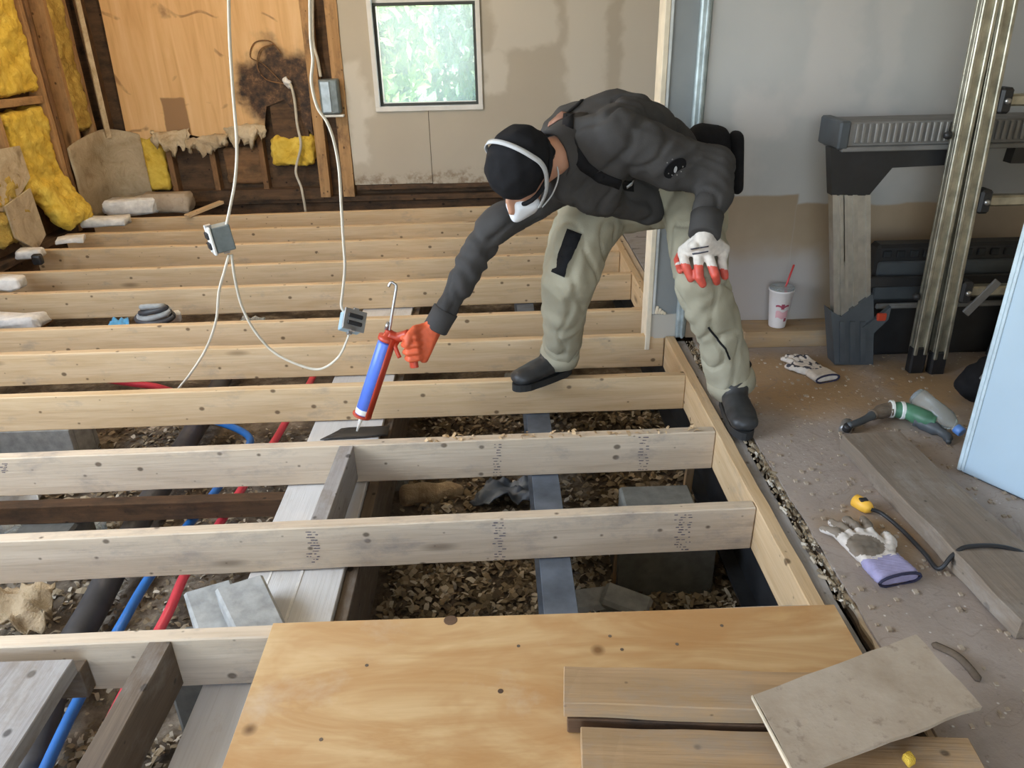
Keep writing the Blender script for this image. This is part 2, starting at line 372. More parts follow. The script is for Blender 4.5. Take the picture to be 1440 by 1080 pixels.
def tube(bm, pts, r, seg=8, caps=True, flat=1.0):
    pts = [V(p) for p in pts]; rings = []; n = None
    for i, p in enumerate(pts):
        d = (pts[min(i+1, len(pts)-1)]-pts[max(i-1, 0)]).normalized()
        if n is None: n = d.orthogonal().normalized()
        n = (n-d*n.dot(d)).normalized(); b = d.cross(n)
        rr = r[i] if isinstance(r, (list, tuple)) else r
        rings.append([bm.verts.new(p+(n*math.cos(2*PI*k/seg)+b*math.sin(2*PI*k/seg)*flat)*rr) for k in range(seg)])
    for a, c in zip(rings, rings[1:]):
        for k in range(seg): bm.faces.new((a[k], a[(k+1) % seg], c[(k+1) % seg], c[k]))
    if caps: bm.faces.new(rings[0][::-1]); bm.faces.new(rings[-1])
    return rings
def lathe(bm, prof, base, axis=(0, 0, 1), seg=24):
    axis = V(axis).normalized(); n = axis.orthogonal().normalized(); b = axis.cross(n); base = V(base); rings = []
    for r, h in prof: rings.append([bm.verts.new(base+axis*h+(n*math.cos(2*PI*k/seg)+b*math.sin(2*PI*k/seg))*max(r, 1e-4)) for k in range(seg)])
    for a, c in zip(rings, rings[1:]):
        for k in range(seg): bm.faces.new((a[k], a[(k+1) % seg], c[(k+1) % seg], c[k]))
    bm.faces.new(rings[0][::-1]); bm.faces.new(rings[-1])
def prism(bm, poly, vec):
    vec = V(vec); a = [bm.verts.new(V(p)) for p in poly]; b = [bm.verts.new(V(p)+vec) for p in poly]; n = len(a)
    bm.faces.new(a[::-1]); bm.faces.new(b)
    for i in range(n): bm.faces.new((a[i], a[(i+1) % n], b[(i+1) % n], b[i]))
    bmesh.ops.recalc_face_normals(bm, faces=bm.faces[:])
SPH = []
def _sph():
    b = bmesh.new(); bmesh.ops.create_icosphere(b, subdivisions=2, radius=1); SPH.extend([v.co.copy() for v in b.verts]); b.free()
_sph()
def hull(bm, balls):
    """convex hull of balls given as (centre, radius or (rx,ry,rz), optional 3x3 rotation)"""
    vs = []
    for bl in balls:
        c, r = V(bl[0]), bl[1]; R = bl[2] if len(bl) > 2 else None
        r = V((r, r, r)) if isinstance(r, (int, float)) else V(r)
        for s in SPH:
            q = V((s.x*r.x, s.y*r.y, s.z*r.z)); q = R @ q if R else q
            vs.append(bm.verts.new(c+q))
    g = bmesh.ops.convex_hull(bm, input=vs, use_existing_faces=False)
    dead = [e for e in g['geom_interior'] if isinstance(e, bmesh.types.BMVert) and e.is_valid]
    if dead: bmesh.ops.delete(bm, geom=dead, context='VERTS')
def chain(bm, pts):
    for a, b in zip(pts, pts[1:]): hull(bm, [a, b])
def remesh(bm, voxel, it=4, disp=None):
    me = bpy.data.meshes.new('tmp'); bm.to_mesh(me); bm.free()
    o = bpy.data.objects.new('tmp', me); COL.objects.link(o)
    md = o.modifiers.new('r', 'REMESH'); md.mode = 'VOXEL'; md.voxel_size = voxel
    sm = o.modifiers.new('s', 'SMOOTH'); sm.iterations = it; sm.factor = .5
    bpy.context.view_layer.update()
    new = bpy.data.meshes.new_from_object(o.evaluated_get(bpy.context.evaluated_depsgraph_get()))
    bpy.data.objects.remove(o); bpy.data.meshes.remove(me)
    if disp:
        for v, n in [(v, v.normal.copy()) for v in new.vertices]: v.co += n*disp(v.co)
        new.update()
    return new
def lump(name, pts, mat, parent, voxel=.02, amp=.03, fs=9, it=3):
    """soft irregular mass through balls"""
    bm = B(); chain(bm, pts) if len(pts) > 1 else hull(bm, pts)
    me = remesh(bm, voxel, it, lambda c: amp*(noise.noise(c*fs)+.5*noise.noise(c*fs*2.3)))
    return link(name, me, mat, parent, None, True)

# ================================================================== THE SETTING
XL, YB, XR, YF, ZC = -2.85, 5.9, 3.2, -2.6, 2.32
def struct(name, bm, mat, **k): return tag(mk(name, bm, mat, **k), kind='structure')
# soil under the floor
bm = B(); NX, NY = 70, 90
vs = [[bm.verts.new((-3.1+5.2*i/NX, -.6+6.9*j/NY, -.52)) for j in range(NY+1)] for i in range(NX+1)]
for r in vs:
    for v in r: v.co.z += .035*noise.noise(v.co*2.2)+.02*noise.noise(v.co*7)
for i in range(NX):
    for j in range(NY): bm.faces.new((vs[i][j], vs[i+1][j], vs[i+1][j+1], vs[i][j+1]))
ground = struct('ground', bm, 'soil', smooth=True)
# outside lawn
bm = B(); box(bm, (-9, 6.3, -.75), (9, 22, -.6)); struct('lawn', bm, 'grass')

# ceiling, front wall (doorway opening behind the camera), right wall
bm = B(); box(bm, (XL-.1, YF-.1, ZC), (XR+.1, YB+.15, ZC+.08)); struct('ceiling', bm, 'drywall_edge')
bm = B()
box(bm, (XL-.1, YF-.1, -.6), (-2.0, YF, ZC)); box(bm, (.8, YF-.1, -.6), (XR, YF, ZC)); box(bm, (-2.0, YF-.1, 2.2), (.8, YF, ZC)); box(bm, (-2.0, YF-.1, -.6), (.8, YF, .02))
struct('wall_front', bm, 'drywall_edge')
bm = B(); box(bm, (XR, YF-.1, -.6), (XR+.1, YB+.1, ZC)); struct('wall_right', bm, 'drywall_edge')

# back wall: outer sheathing with the window hole
WX0, WX1, WZ0, WZ1 = -.83, -.095, .63, 1.75
bm = B()
box(bm, (XL-.1, YB+.09, -.6), (WX0, YB+.13, ZC)); box(bm, (WX1, YB+.09, -.6), (XR, YB+.13, ZC))
box(bm, (WX0, YB+.09, -.6), (WX1, YB+.13, WZ0)); box(bm, (WX0, YB+.09, WZ1), (WX1, YB+.13, ZC))
wb = struct('wall_back', bm, 'dark_wood')
# drywall sheets: a seam runs down under the window
def sheet(name, rects, parent, y0, y1, mat='drywall'):
    bm = B()
    for (a, b, c, d) in rects: box(bm, (a, y0, c), (b, y1, d))
    return mk(name, bm, mat, parent)
xs = aty(605, 200, YB).x
sheet('drywall_sheet', [(-1.06, WX0, .085, ZC), (WX0, xs-.002, .085, WZ0), (WX0, xs-.002, WZ1, ZC)], wb, YB, YB+.013)
sheet('drywall_sheet', [(WX1, 3.2, .08, ZC), (xs+.002, WX1, .08, WZ0), (xs+.002, WX1, WZ1, ZC)], wb, YB+.001, YB+.014)
sheet('base_trim', [(-1.05, 1.3, .045, .08)], wb, YB+.005, YB+.02, 'dark_wood')
board('bottom_plate', (XL, YB+.05, -.02), (XR, YB+.05, -.02), .09, .04, 'dark_wood', wb)
board('band_joist', (XL, YB+.06, -.22), (XR, YB+.06, -.22), .03, .34, 'dark_wood', wb)
for px_, mt in ((165, 'stud_dark'), (243, 'stud_dark'), (303, 'stud_dark'), (372, 'stud_dark')):
    p = aty(px_, 230, YB+.05); board('stud', (p.x, YB+.05, .0), (p.x, YB+.05, ZC), .04, .085, mt, wb, up=(0, 1, 0))
board('stud', (-1.285, YB+.025, .0), (-1.255, YB+.025, ZC), .075, .09, 'stud', wb, up=(0, 1, 0), segs=14, wob=.004)
board('stud', (-1.11, YB+.03, .0), (-1.085, YB+.03, ZC), .085, .09, 'stud', wb, up=(0, 1, 0), segs=14, wob=.004)
board('sill_block', (-2.3, YB+.03, .03), (-1.3, YB+.03, .03), .09, .08, 'dark_wood', wb)
# big plywood sheet with a torn lower edge
pts = [(-2.66, ZC), (-2.655, 1.3), (-2.675, .52)]
xx = -2.675
low = [(178, 187), (207, 196), (222, 186), (240, 190), (262, 188), (280, 192), (300, 196), (318, 190), (345, 188), (372, 180), (375, 150), (400, 140), (440, 190)]
for q in low[:]:
    p = aty(q[0], q[1], YB); pts.append((p.x, p.z))
pts += [(-1.30, 1.0), (-1.285, ZC)]
bm = B(); prism(bm, [(a, YB-.006, b) for a, b in pts], (0, .012, 0)); mk('plywood_panel', bm, 'wall_ply', wb)
# mouldy backing behind the broken corner
a = aty(368, 70, YB+.02); b = aty(436, 198, YB+.02)
bm = B(); box(bm, (a.x, YB+.008, b.z), (b.x, YB+.02, a.z)); mk('mouldy_board', bm, 'dark_wood', wb)
# curled torn paper along the lower edge
for k, (x0, x1, yt, hh) in enumerate(((214, 268, 182, .16), (262, 322, 190, .13), (316, 374, 176, .16))):
    bm = B(); g = []; n = 26
    for i in range(n+1):
        u = i/n; px = x0+(x1-x0)*u; top_ = aty(px, yt+3*math.sin(u*4+k), YB-.012)
        ln = hh*(.45+.45*math.sin(u*PI)+.55*noise.noise(V((u*7, k, 0)))+.3*noise.noise(V((u*22, k, 3)))); ln = max(.02, ln); r = []
        for j in range(8):
            v = j/7; p = V((top_.x+.02*noise.noise(V((u*9, v*3, k))), YB-.014-.06*math.sin(v*2.7)*(.5+.5*math.sin(u*6+k*2))-.015, top_.z-ln*v))
            r.append(bm.verts.new(p+V((.012, .018, .012))*noise.noise(p*26)))
        g.append(r)
    for i in range(n):
        for j in range(7): bm.faces.new((g[i][j], g[i+1][j], g[i+1][j+1], g[i][j+1]))
    o = mk('torn_paper', bm, ('torn', 'card', 'torn')[k], wb, True); m = o.modifiers.new('t', 'SOLIDIFY'); m.thickness = .004

# window
win = empty('window_1', (-.46, YB+.05, WZ0), None, None, kind='structure')
def frame(name, x0, x1, z0, z1, wd, y0, y1, mat, parent):
    bm = B()
    for r in ((x0, x1, z0, z0+wd), (x0, x1, z1-wd, z1), (x0, x0+wd, z0+wd, z1-wd), (x1-wd, x1, z0+wd, z1-wd)): box(bm, (r[0], y0, r[2]), (r[1], y1, r[3]), bevel=.002)
    return mk(name, bm, mat, parent)
frame('window_frame', WX0-.02, WX1+.02, WZ0-.025, WZ1+.02, .032, YB-.02, YB+.09, 'white_frame', win)
zr = 1.29
s1 = frame('sash', WX0+.012, WX1-.012, WZ0+.007, zr+.02, .02, YB+.03, YB+.06, 'gasket', win)
s2 = frame('sash', WX0+.012, WX1-.012, zr+.02, WZ1-.012, .024, YB+.05, YB+.075, 'white_frame', win)
for s_, z0, z1, y in ((s1, WZ0+.025, zr+.002, .045), (s2, zr+.04, WZ1-.03, .062)):
    bm = B(); box(bm, (WX0+.03, YB+y-.002, z0), (WX1-.03, YB+y+.002, z1)); mk('pane', bm, 'glass', s_)
bm = B(); box(bm, (WX0+.035, YB+.026, WZ0+.03), (WX0+.045, YB+.034, zr)); box(bm, (WX0+.035, YB+.026, WZ0+.027), (WX1-.03, YB+.034, WZ0+.034)); mk('glazing_bead', bm, 'alu', s1)

# left wall: sheathing, studs, nogging
bm = B()
box(bm, (XL-.13, 2.4, -.6), (XL-.09, YB+.1, ZC)); box(bm, (XL-.13, YF, -.6), (XL-.09, -.2, ZC)); box(bm, (XL-.13, -.2, -.6), (XL-.09, 2.4, .7)); box(bm, (XL-.13, -.2, 2.2), (XL-.09, 2.4, ZC))
wl = struct('wall_left', bm, 'stud_dark')
for y, mt, wd in ((5.26, 'stud', .04), (5.33, 'stud_dark', .035), (5.55, 'stud', .045), (5.80, 'stud', .04), (4.72, 'stud', .04), (4.2, 'stud', .04), (3.6, 'stud', .04), (3.0, 'stud', .04)):
    board('stud', (XL-.045+(.01 if y == 5.26 else 0), y, -.05), (XL-.045, y+.02, ZC), wd, .09, mt, wl, up=(1, 0, 0), segs=16, wob=.006)
board('nogging', (XL-.04, 4.74, .82), (XL-.04, 5.24, .80), .085, .045, 'stud', wl)
board('bottom_plate', (XL-.045, 2.4, -.03), (XL-.045, YB, -.03), .09, .04, 'dark_wood', wl)
board('band_joist', (XL-.07, 1.0, -.25), (XL-.07, YB, -.25), .03, .4, 'dark_wood', wl)

# partition wall
bm = B(); box(bm, (.775, 2.965, .0), (XR, 3.10, ZC)); wp = struct('wall_partition', bm, 'partition')
bm = B(); box(bm, (.632, 2.99, -.01), (.765, 3.09, ZC)); mk('end_strip', bm, 'strip', wp)
bm = B(); box(bm, (.612, 2.982, -.06), (.632, 3.09, ZC), bevel=.002); mk('drywall_edge', bm, 'drywall_edge', wp)
bm = B(); box(bm, (.735, 2.962, .0), (.775, 2.992, ZC), bevel=.006); box(bm, (.752, 2.952, .0), (.764, 2.966, ZC), bevel=.003); mk('corner_bead', bm, 'bead_blue', wp)
bm = B(); box(bm, (.632, 2.984, .10), (.645, 2.992, ZC), bevel=.002); mk('compound_edge', bm, 'corner_bead', wp)
for k in range(4): board('drip', (.65+.01*k, 2.986, .10), (.655+.012*k, 2.985, .135-.01*k), .012, .006, 'drywall_edge', wp, up=(0, 1, 0))

# old floor deck on the right with a ragged saw-cut edge (three layers), and beyond the partition
def ragged(name, x0, x1, y0, y1, z0, z1, mat, amp, parent=None, n=90, seed=0, st=False):
    bm = B(); top = []; bot = []
    for i in range(n+1):
        y = y0+(y1-y0)*i/n; x = x0+amp*noise.noise(V((seed, y*13, 0)))+amp*.6*noise.noise(V((seed, y*45, 2)))
        top.append(bm.verts.new((x, y, z1+.002*noise.noise(V((y*20, seed, 5)))))); bot.append(bm.verts.new((x+.004, y, z0)))
    a1, a2 = bm.verts.new((x1, y0, z1)), bm.verts.new((x1, y1, z1)); b1, b2 = bm.verts.new((x1, y0, z0)), bm.verts.new((x1, y1, z0))
    bm.faces.new(top[::-1]+[a1, a2]); bm.faces.new(bot+[b2, b1])
    for i in range(n): bm.faces.new((top[i], top[i+1], bot[i+1], bot[i]))
    bm.faces.new((a1, b1, b2, a2)); bm.faces.new((top[0], bot[0], b1, a1)); bm.faces.new((top[-1], a2, b2, bot[-1]))
    bmesh.ops.recalc_face_normals(bm, faces=bm.faces[:])
    return mk(name, bm, mat, parent)
fl = tag(ragged('floor', .803, XR, YF, 2.965, -.014, .0, 'floor', .007), kind='structure')
ragged('underlayment', .797, XR, .6, 2.96, -.03, -.0145, 'drywall_edge', .010, fl, seed=3)
ragged('subfloor_layer', .795, XR, .6, 2.96, -.05, -.031, 'old_wood', .006, fl, seed=6)
ragged('far_floor', .775, 2.2, 3.1, YB, -.02, .0, 'grey_wood', .004, fl, seed=9)
# splinters and crumbs along the cut
bm = B()
for k in range(420):
    y = random.uniform(1.35, 2.95); x = .788+random.uniform(-.02, .014); s = random.uniform(.0015, .0050)
    box(bm, (x-s*.6, y-s*random.uniform(1, 5), -.010), (x+s*.6, y+s, -.010+s*1.6), rot=Euler((random.uniform(-.4, .4), random.uniform(-.4, .4), random.uniform(-.6, .6))).to_matrix())
o = mk('cut_edge_crumbs', bm, 'chips', fl); o['kind'] = 'stuff'

# ================================================================== FLOOR FRAME
ff = empty('floor_frame', (-.9, 3.3, -.14), 'new timber floor frame of parallel joists laid over the open crawlspace', 'floor frame')
JH, JT = .142, .038
JD = [((0, 910), (380, 898)), ((0, 762), (1060, 714)), ((0, 645), (1005, 607)), ((0, 560), (965, 528)), ((0, 500), (938, 472)), ((0, 466), (905, 436)),
      ((0, 415), (900, 385)), ((10, 385), (880, 352)), ((60, 352), (560, 337.5)), ((90, 330), (560, 316)), ((115, 310), (670, 290))]
JY = []; J = []
for k, (p, q) in enumerate(JD):
    a, b = atz(*p), atz(*q); sl = (b.y-a.y)/(b.x-a.x)
    if k == 0: sl = .008
    sl = max(-.004, min(.03, sl))
    f = lambda x: a.y+sl*(x-a.x)
    x0 = -2.83 if k < 8 else -2.80
    x1 = .694 if k != 5 else .69
    o = board('floor_joist', (x0, f(x0)+JT/2, -JH/2), (x1, f(x1)+JT/2, -JH/2), JT, JH, 'lumber_grey' if k < 3 else 'lumber', ff, bevel=.003, segs=30, wob=.0018)
    JY.append((a, sl)); J.append(o)
def jy(k, x): a, sl = JY[k]; return a.y+sl*(x-a.x)
# rim boards at the right, doubled by a worn sister board
board('rim_board', (.714, 1.15, -.071), (.714, 2.985, -.071), .038, JH, 'lumber', ff, segs=20, wob=.002)
board('rim_board', (.716, 3.10, -.071), (.716, 5.88, -.071), .038, JH, 'lumber', ff, segs=20, wob=.002)
board('sister_board', (.754, 1.15, -.080), (.754, 2.96, -.080), .036, .135, 'grey_wood', ff, segs=30, wob=.004)
board('sister_board', (.754, 3.10, -.075), (.754, 5.88, -.075), .034, .135, 'lumber_grey', ff, segs=20, wob=.003)
# blocking
board('blocking', (-.515, jy(1, -.5)+JT, -.068), (-.505, jy(2, -.5), -.064), .046, .128, 'grey_wood', ff, segs=6, wob=.002)
board('blocking', (-.80, .62, -.070), (-.778, jy(0, -.78), -.066), .05, .13, 'old_wood', ff, segs=8, wob=.003)
board('end_block', (.62, jy(5, .6)+.06, -.075), (.69, jy(5, .6)+.06, -.075), .05, .12, 'lumber', ff)
# inked grade marks: little strokes in columns on the joists' front faces
def stamp(k, px, py0, py1, wpx, n, seed):
    random.seed(seed); bm = B(); y = None
    for i in range(n):
        yy = py0+(py1-py0)*i/(n-1)
        for j in range(3):
            c = px+random.uniform(-wpx, wpx)
            p = aty(c, yy, jy(k, atz(c, py0).x)); l = random.uniform(.003, .011); h = random.uniform(.0012, .003)
            if -JH+.004 < p.z < -.004: box(bm, (p.x-l/2, jy(k, p.x)-.0012, p.z-h/2), (p.x+l/2, jy(k, p.x)+.0012, p.z+h/2))
    mk('grade_stamp', bm, 'stamp', J[k])
stamp(1, 703, 735, 790, 9, 16, 1); stamp(1, 960, 724, 776, 11, 16, 2); stamp(1, 440, 748, 790, 8, 12, 3); stamp(2, 699, 625, 668, 5, 12, 4); stamp(2, 905, 615, 660, 6, 12, 5); stamp(2, 6, 652, 664, 5, 6, 6)
random.seed(11)

# new plywood decking, its far edge on the first joist
yp = 1.335
b = B(); box(b, (-.53, -1.2, .001), (.742, yp, .019), bevel=.001)
pw = tag(mk('plywood_sheet', b, 'plywood'), 'warm yellow plywood sheet laid on the joists beside the old floor', 'plywood')
b = B()
for (x, y) in ((-.30, 1.20), (.02, 1.24), (.22, 1.26), (.24, 1.22), (.36, 1.23), (.47, 1.28), (.20, 1.0), (-.36, 1.02)): lathe(b, [(.004, 0), (.004, .0012)], (x, y, .0185), seg=8)
mk('screw_head', b, 'old_wood', pw)['kind'] = 'stuff'
for (x, y, r) in ((-.13, 1.325, .016), (-.02, 1.12, .006)):
    b = B(); lathe(b, [(r, 0), (r*.9, .0012)], (x, y, .0188), seg=12)
    me_ = mk('knot', b, 'dark_wood', pw)
# back strip of framing under the deck so that it is carried
board('floor_joist', (-2.83, .62, -.071), (.694, .62, -.071), JT, JH, 'lumber', ff)
board('floor_joist', (-2.83, -.2, -.071), (.694, -.2, -.071), JT, JH, 'lumber', ff)
board('floor_joist', (-2.83, -1.0, -.071), (.694, -1.0, -.071), JT, JH, 'lumber', ff)

# ================================================================== CRAWLSPACE
g = empty('support_girder', (-.573, 3.2, -.42), 'broad pale girder running under the joists, lit blue-white on top', 'girder')
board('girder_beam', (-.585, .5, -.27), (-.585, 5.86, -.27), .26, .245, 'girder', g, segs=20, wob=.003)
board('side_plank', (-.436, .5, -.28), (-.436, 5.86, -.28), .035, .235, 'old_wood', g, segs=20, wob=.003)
bm = B(); box(bm, (-.575, 1.37, -.147), (-.567, 1.72, -.1455)); box(bm, (-.66, 1.37, -.147), (-.654, 1.72, -.1455)); mk('chalk_line', bm, 'foam', g)
for k, y in enumerate((.6, 2.75, 4.6)):
    e = empty('pier_block', (-.58, y, -.52), 'rough concrete pier block under the pale girder', 'block', 'piers under the pale girder')
    bm = B(); box(bm, (-.77, y-.1, -.53), (-.40, y+.1, -.395), bevel=.008); mk('block_body', bm, 'concrete', e)
sb = B(); box(sb, (.092, .5, -.150), (.180, 5.86, -.144), bevel=.001); box(sb, (.132, .5, -.38), (.140, 5.86, -.15)); box(sb, (.092, .5, -.386), (.180, 5.86, -.38))
tag(mk('steel_beam', sb, 'blue_steel'), 'slim blue-grey steel beam running under the middle of the joists', 'beam')
sb = B(); box(sb, (.73, .5, -.156), (.84, 5.86, -.146), bevel=.001); box(sb, (.78, .5, -.44), (.79, 5.86, -.156)); box(sb, (.73, .5, -.45), (.84, 5.86, -.44))
tag(mk('steel_beam', sb, 'black_steel'), 'black steel beam under the edge of the old floor', 'beam')
for x in (.136, .785):
    for y in (1.1, 3.4, 5.2):
        bm = B(); z1 = -.386 if x < .5 else -.45
        box(bm, (x-.12, y-.1, -.56), (x+.12, y+.1, z1), bevel=.008)
        tag(mk('footing_block', bm, 'concrete_dark'), 'dark concrete footing block under a steel beam', 'block', 'footing blocks under the steel beams')
def cmu(name, lo, hi, mat, label, group=None):
    e = empty(name, ((lo[0]+hi[0])/2, (lo[1]+hi[1])/2, lo[2]), label, 'block', group)
    bm = B(); t_ = .032; x0, y0, z0 = lo; x1, y1, z1 = hi; xm = (x0+x1)/2
    for a in ((x0, y0, x1, y0+t_), (x0, y1-t_, x1, y1), (x0, y0+t_, x0+t_, y1-t_), (x1-t_, y0+t_, x1, y1-t_), (xm-t_/2, y0+t_, xm+t_/2, y1-t_)): box(bm, (a[0], a[1], z0), (a[2], a[3], z1), bevel=.003)
    mk('block_shell', bm, mat, e); return e
cmu('concrete_block', (.365, 2.0, -.53), (.685, 2.2, -.33), 'concrete_dark', 'grey hollow concrete block standing on the soil near the black beam')
bm = B(); box(bm, (.385, 2.03, -.328), (.62, 2.17, -.20), bevel=.008); tag(mk('concrete_block', bm, 'concrete_dark'), 'dark solid concrete block stacked on the grey hollow one', 'block')
cmu('concrete_block', (-2.32, 2.92, -.53), (-1.86, 3.12, -.33), 'concrete', 'pale concrete block on the soil by the left wall')
for k, (dx, l, rz) in enumerate(((.0, .2, .3), (.12, .16, -.4))):
    p = atz(820+k*60, 850, -.50); bm = B(); box(bm, (-l/2, -.05, -.02), (l/2, .05, .03), rot=Euler((.1, .15, rz)).to_matrix(), bevel=.012)
    bmesh.ops.translate(bm, vec=p, verts=bm.verts[:])
    tag(mk('stone', bm, 'concrete'), ('flat pale stone on the chips before the concrete block', 'smaller pale stone on the soil in front of the grey block')[k], 'stone')
# shim posts by the block
for k, (px, py, h) in enumerate(((867, 800, .32), (963, 690, .30))):
    p = atz(px, py+20, -.5); board('x', (p.x, p.y, -.52), (p.x+.01, p.y, -.52+h), .03, .022, 'dirty_plank', None, up=(0, 1, 0)).name = 'wood_stake'
for k, o in enumerate([o for o in bpy.data.objects if o.name.startswith('wood_stake')]):
    tag(o, ('thin wooden stake left of the grey concrete block', 'thin wooden stake right of the dark concrete block')[k], 'stake')

# pipes
def pipe(name, px, z, r, mat, label, seg=12):
    pts = smoothpath([atz(a, b, z) for a, b in px], 6); bm = B(); tube(bm, pts, r, seg)
    return tag(mk(name, bm, mat, None, True), label, 'pipe')
pipe('drain_pipe', [(40, 1100), (75, 960), (130, 858), (160, 800), (205, 715), (235, 670), (270, 610), (300, 560), (340, 470)], -.42, .046, 'drain', 'thick black drain pipe lying on the soil under the joists', 16)
pipe('water_pipe', [(55, 1100), (110, 985), (170, 880), (210, 812), (262, 742), (300, 695), (335, 645), (352, 620), (335, 604), (290, 588), (240, 570)], -.36, .0155, 'blue_pipe', 'blue plastic water pipe bending through the crawlspace')
pipe('water_pipe', [(110, 1110), (170, 985), (235, 865), (262, 805), (305, 742), (345, 680), (385, 622), (405, 588), (436, 538), (470, 470)], -.35, .0155, 'red_pipe', 'red plastic water pipe running beside the blue one')
pipe('water_pipe', [(330, 590), (280, 565), (225, 545), (190, 540), (120, 530)], -.30, .0155, 'red_pipe', 'short red pipe length lying between the middle joists')
# dark bearer across, under the second gap
p = atz(0, 715, -.28); q = atz(395, 702, -.28)
tag(board('dark_bearer', (-2.7, p.y, -.30), (-.72, q.y, -.30), .05, .07, 'dark_wood'), 'dark old timber bearer lying across the pipes to the girder', 'timber')
for x in (-2.4, -1.6):
    bm = B(); box(bm, (x-.1, p.y-.08, -.55), (x+.1, p.y+.08, -.336), bevel=.01); tag(mk('footing_block', bm, 'concrete_dark'), 'rough block propping the dark timber bearer', 'block', 'blocks under the dark bearer')
# grey slabs leaning on the girder
for k, (px, py, rz) in enumerate(((306, 866, .52), (356, 860, .56))):
    p = atz(px, py, (-.135, -.072)[k]); bm = B(); box(bm, (-.058, -.13, -.03), (.058, .13, .03), rot=Euler((.07, .05, rz)).to_matrix(), bevel=.006)
    for v in bm.verts: v.co += V((noise.noise(v.co*20), noise.noise(v.co*20+V((5, 0, 0))), 0))*.008
    bmesh.ops.translate(bm, vec=p+V((0, 0, -.03)), verts=bm.verts[:])
    tag(mk('cut_slab', bm, 'concrete'), ('grey cut slab with a pale end, farther from the girder', 'grey cut slab leaning close against the pale girder')[k], 'slab')
bm = B(); box(bm, (-.875, 1.44, -.53), (-.73, 1.60, -.215), bevel=.015); tag(mk('rubble_block', bm, 'concrete_dark'), 'dark rubble block beneath the two cut slabs', 'block')
# torn brown board at left, near soil
def crumple(name, pxs, z, amp, mat, label, cat, thick=.006, n=14):
    a, b_, c, d = [atz(x, y, z) for x, y in pxs]; bm = B(); G = []
    for i in range(n+1):
        r = []
        for j in range(n+1):
            u, v = i/n, j/n; p = (a*(1-u)+b_*u)*(1-v)+(d*(1-u)+c*u)*v
            p.z += amp*(noise.noise(V((u*3, v*3, z*9)))+.6*noise.noise(V((u*8, v*8, 4)))); r.append(bm.verts.new(p))
        G.append(r)
    for i in range(n):
        for j in range(n): bm.faces.new((G[i][j], G[i+1][j], G[i+1][j+1], G[i][j+1]))
    o = mk(name, bm, mat, None, True); m = o.modifiers.new('t', 'SOLIDIFY'); m.thickness = thick
    return tag(o, label, cat)
crumple('torn_cardboard', [(-40, 880), (60, 880), (78, 822), (-20, 818)], -.40, .06, 'card', 'crumpled brown torn cardboard lying on the soil', 'cardboard')
crumple('plastic_wrap', [(0, 790), (150, 790), (150, 725), (0, 735)], -.46, .05, 'clear', 'crumpled clear plastic wrap on the soil under the dark bearer', 'plastic')
crumple('plastic_scrap', [(660, 705), (755, 700), (750, 672), (690, 672)], -.46, .05, 'blue_steel', 'dark blue plastic scrap on the soil beside the steel beam', 'plastic')
lump('x', [(atz(575, 700, -.5), .05), (atz(640, 690, -.5), .04)], 'card', None, .012, .02).name = 'torn_insulation'
tag(bpy.data.objects['torn_insulation'], 'clump of brown torn insulation on the soil by the girder', 'insulation')
crumple('black_sheet', [(450, 618), (545, 612), (548, 598), (480, 602)], -.14, .004, 'black_plastic', 'black plastic flashing scrap lying on the girder', 'plastic', .003, 6)
# wood chips and dry leaves
bm = B()
def flake(p, s):
    R = Euler((random.uniform(-.7, .7), random.uniform(-.7, .7), random.uniform(0, 6.3))).to_matrix(); a, b = s, s*random.uniform(.3, .7); h = s*random.uniform(.1, .4)
    q = [V((-a, -b, 0)), V((-a, b, 0)), V((0, b*1.1, h)), V((0, -b*1.1, h)), V((a, -b*.6, 0)), V((a, b*.6, 0))]
    q = [bm.verts.new(p+R @ x) for x in q]
    bm.faces.new((q[0], q[3], q[2], q[1])); bm.faces.new((q[3], q[4], q[5], q[2]))
def zone(n, x0, x1, y0, y1, s0=.008, s1=.02):
    for _ in range(n):
        x, y = random.uniform(x0, x1), random.uniform(y0, y1); p = V((x, y, -.52)); z = -.52+.035*noise.noise(p*2.2)+.02*noise.noise(p*7)
        flake(V((x, y, z+random.uniform(.002, .022))), random.uniform(s0, s1))
zone(5200, -.42, .85, 1.5, 2.35); zone(3200, -.42, .85, 2.35, 3.6); zone(3800, -1.7, -.6, 1.2, 3.2, .005, .014); zone(1500, -2.6, -1.4, 1.6, 3.6); zone(900, -1.4, -.6, .9, 1.5)
ch = tag(mk('wood_chips', bm, 'chips'), 'wood chips and dry leaves strewn over the crawlspace soil', 'wood chips', kind='stuff')
# curly shavings on the third joist
bm = B()
for k in range(60):
    x = random.uniform(-.25, .66); p = V((x, jy(2, x)+random.uniform(.0, .04), .002)); s = random.uniform(.004, .012); flake(p+V((0, 0, .001)), s)
o = tag(mk('wood_shavings', bm, 'lumber'), 'pale wood shavings scattered on a joist top', 'shavings', kind='stuff')

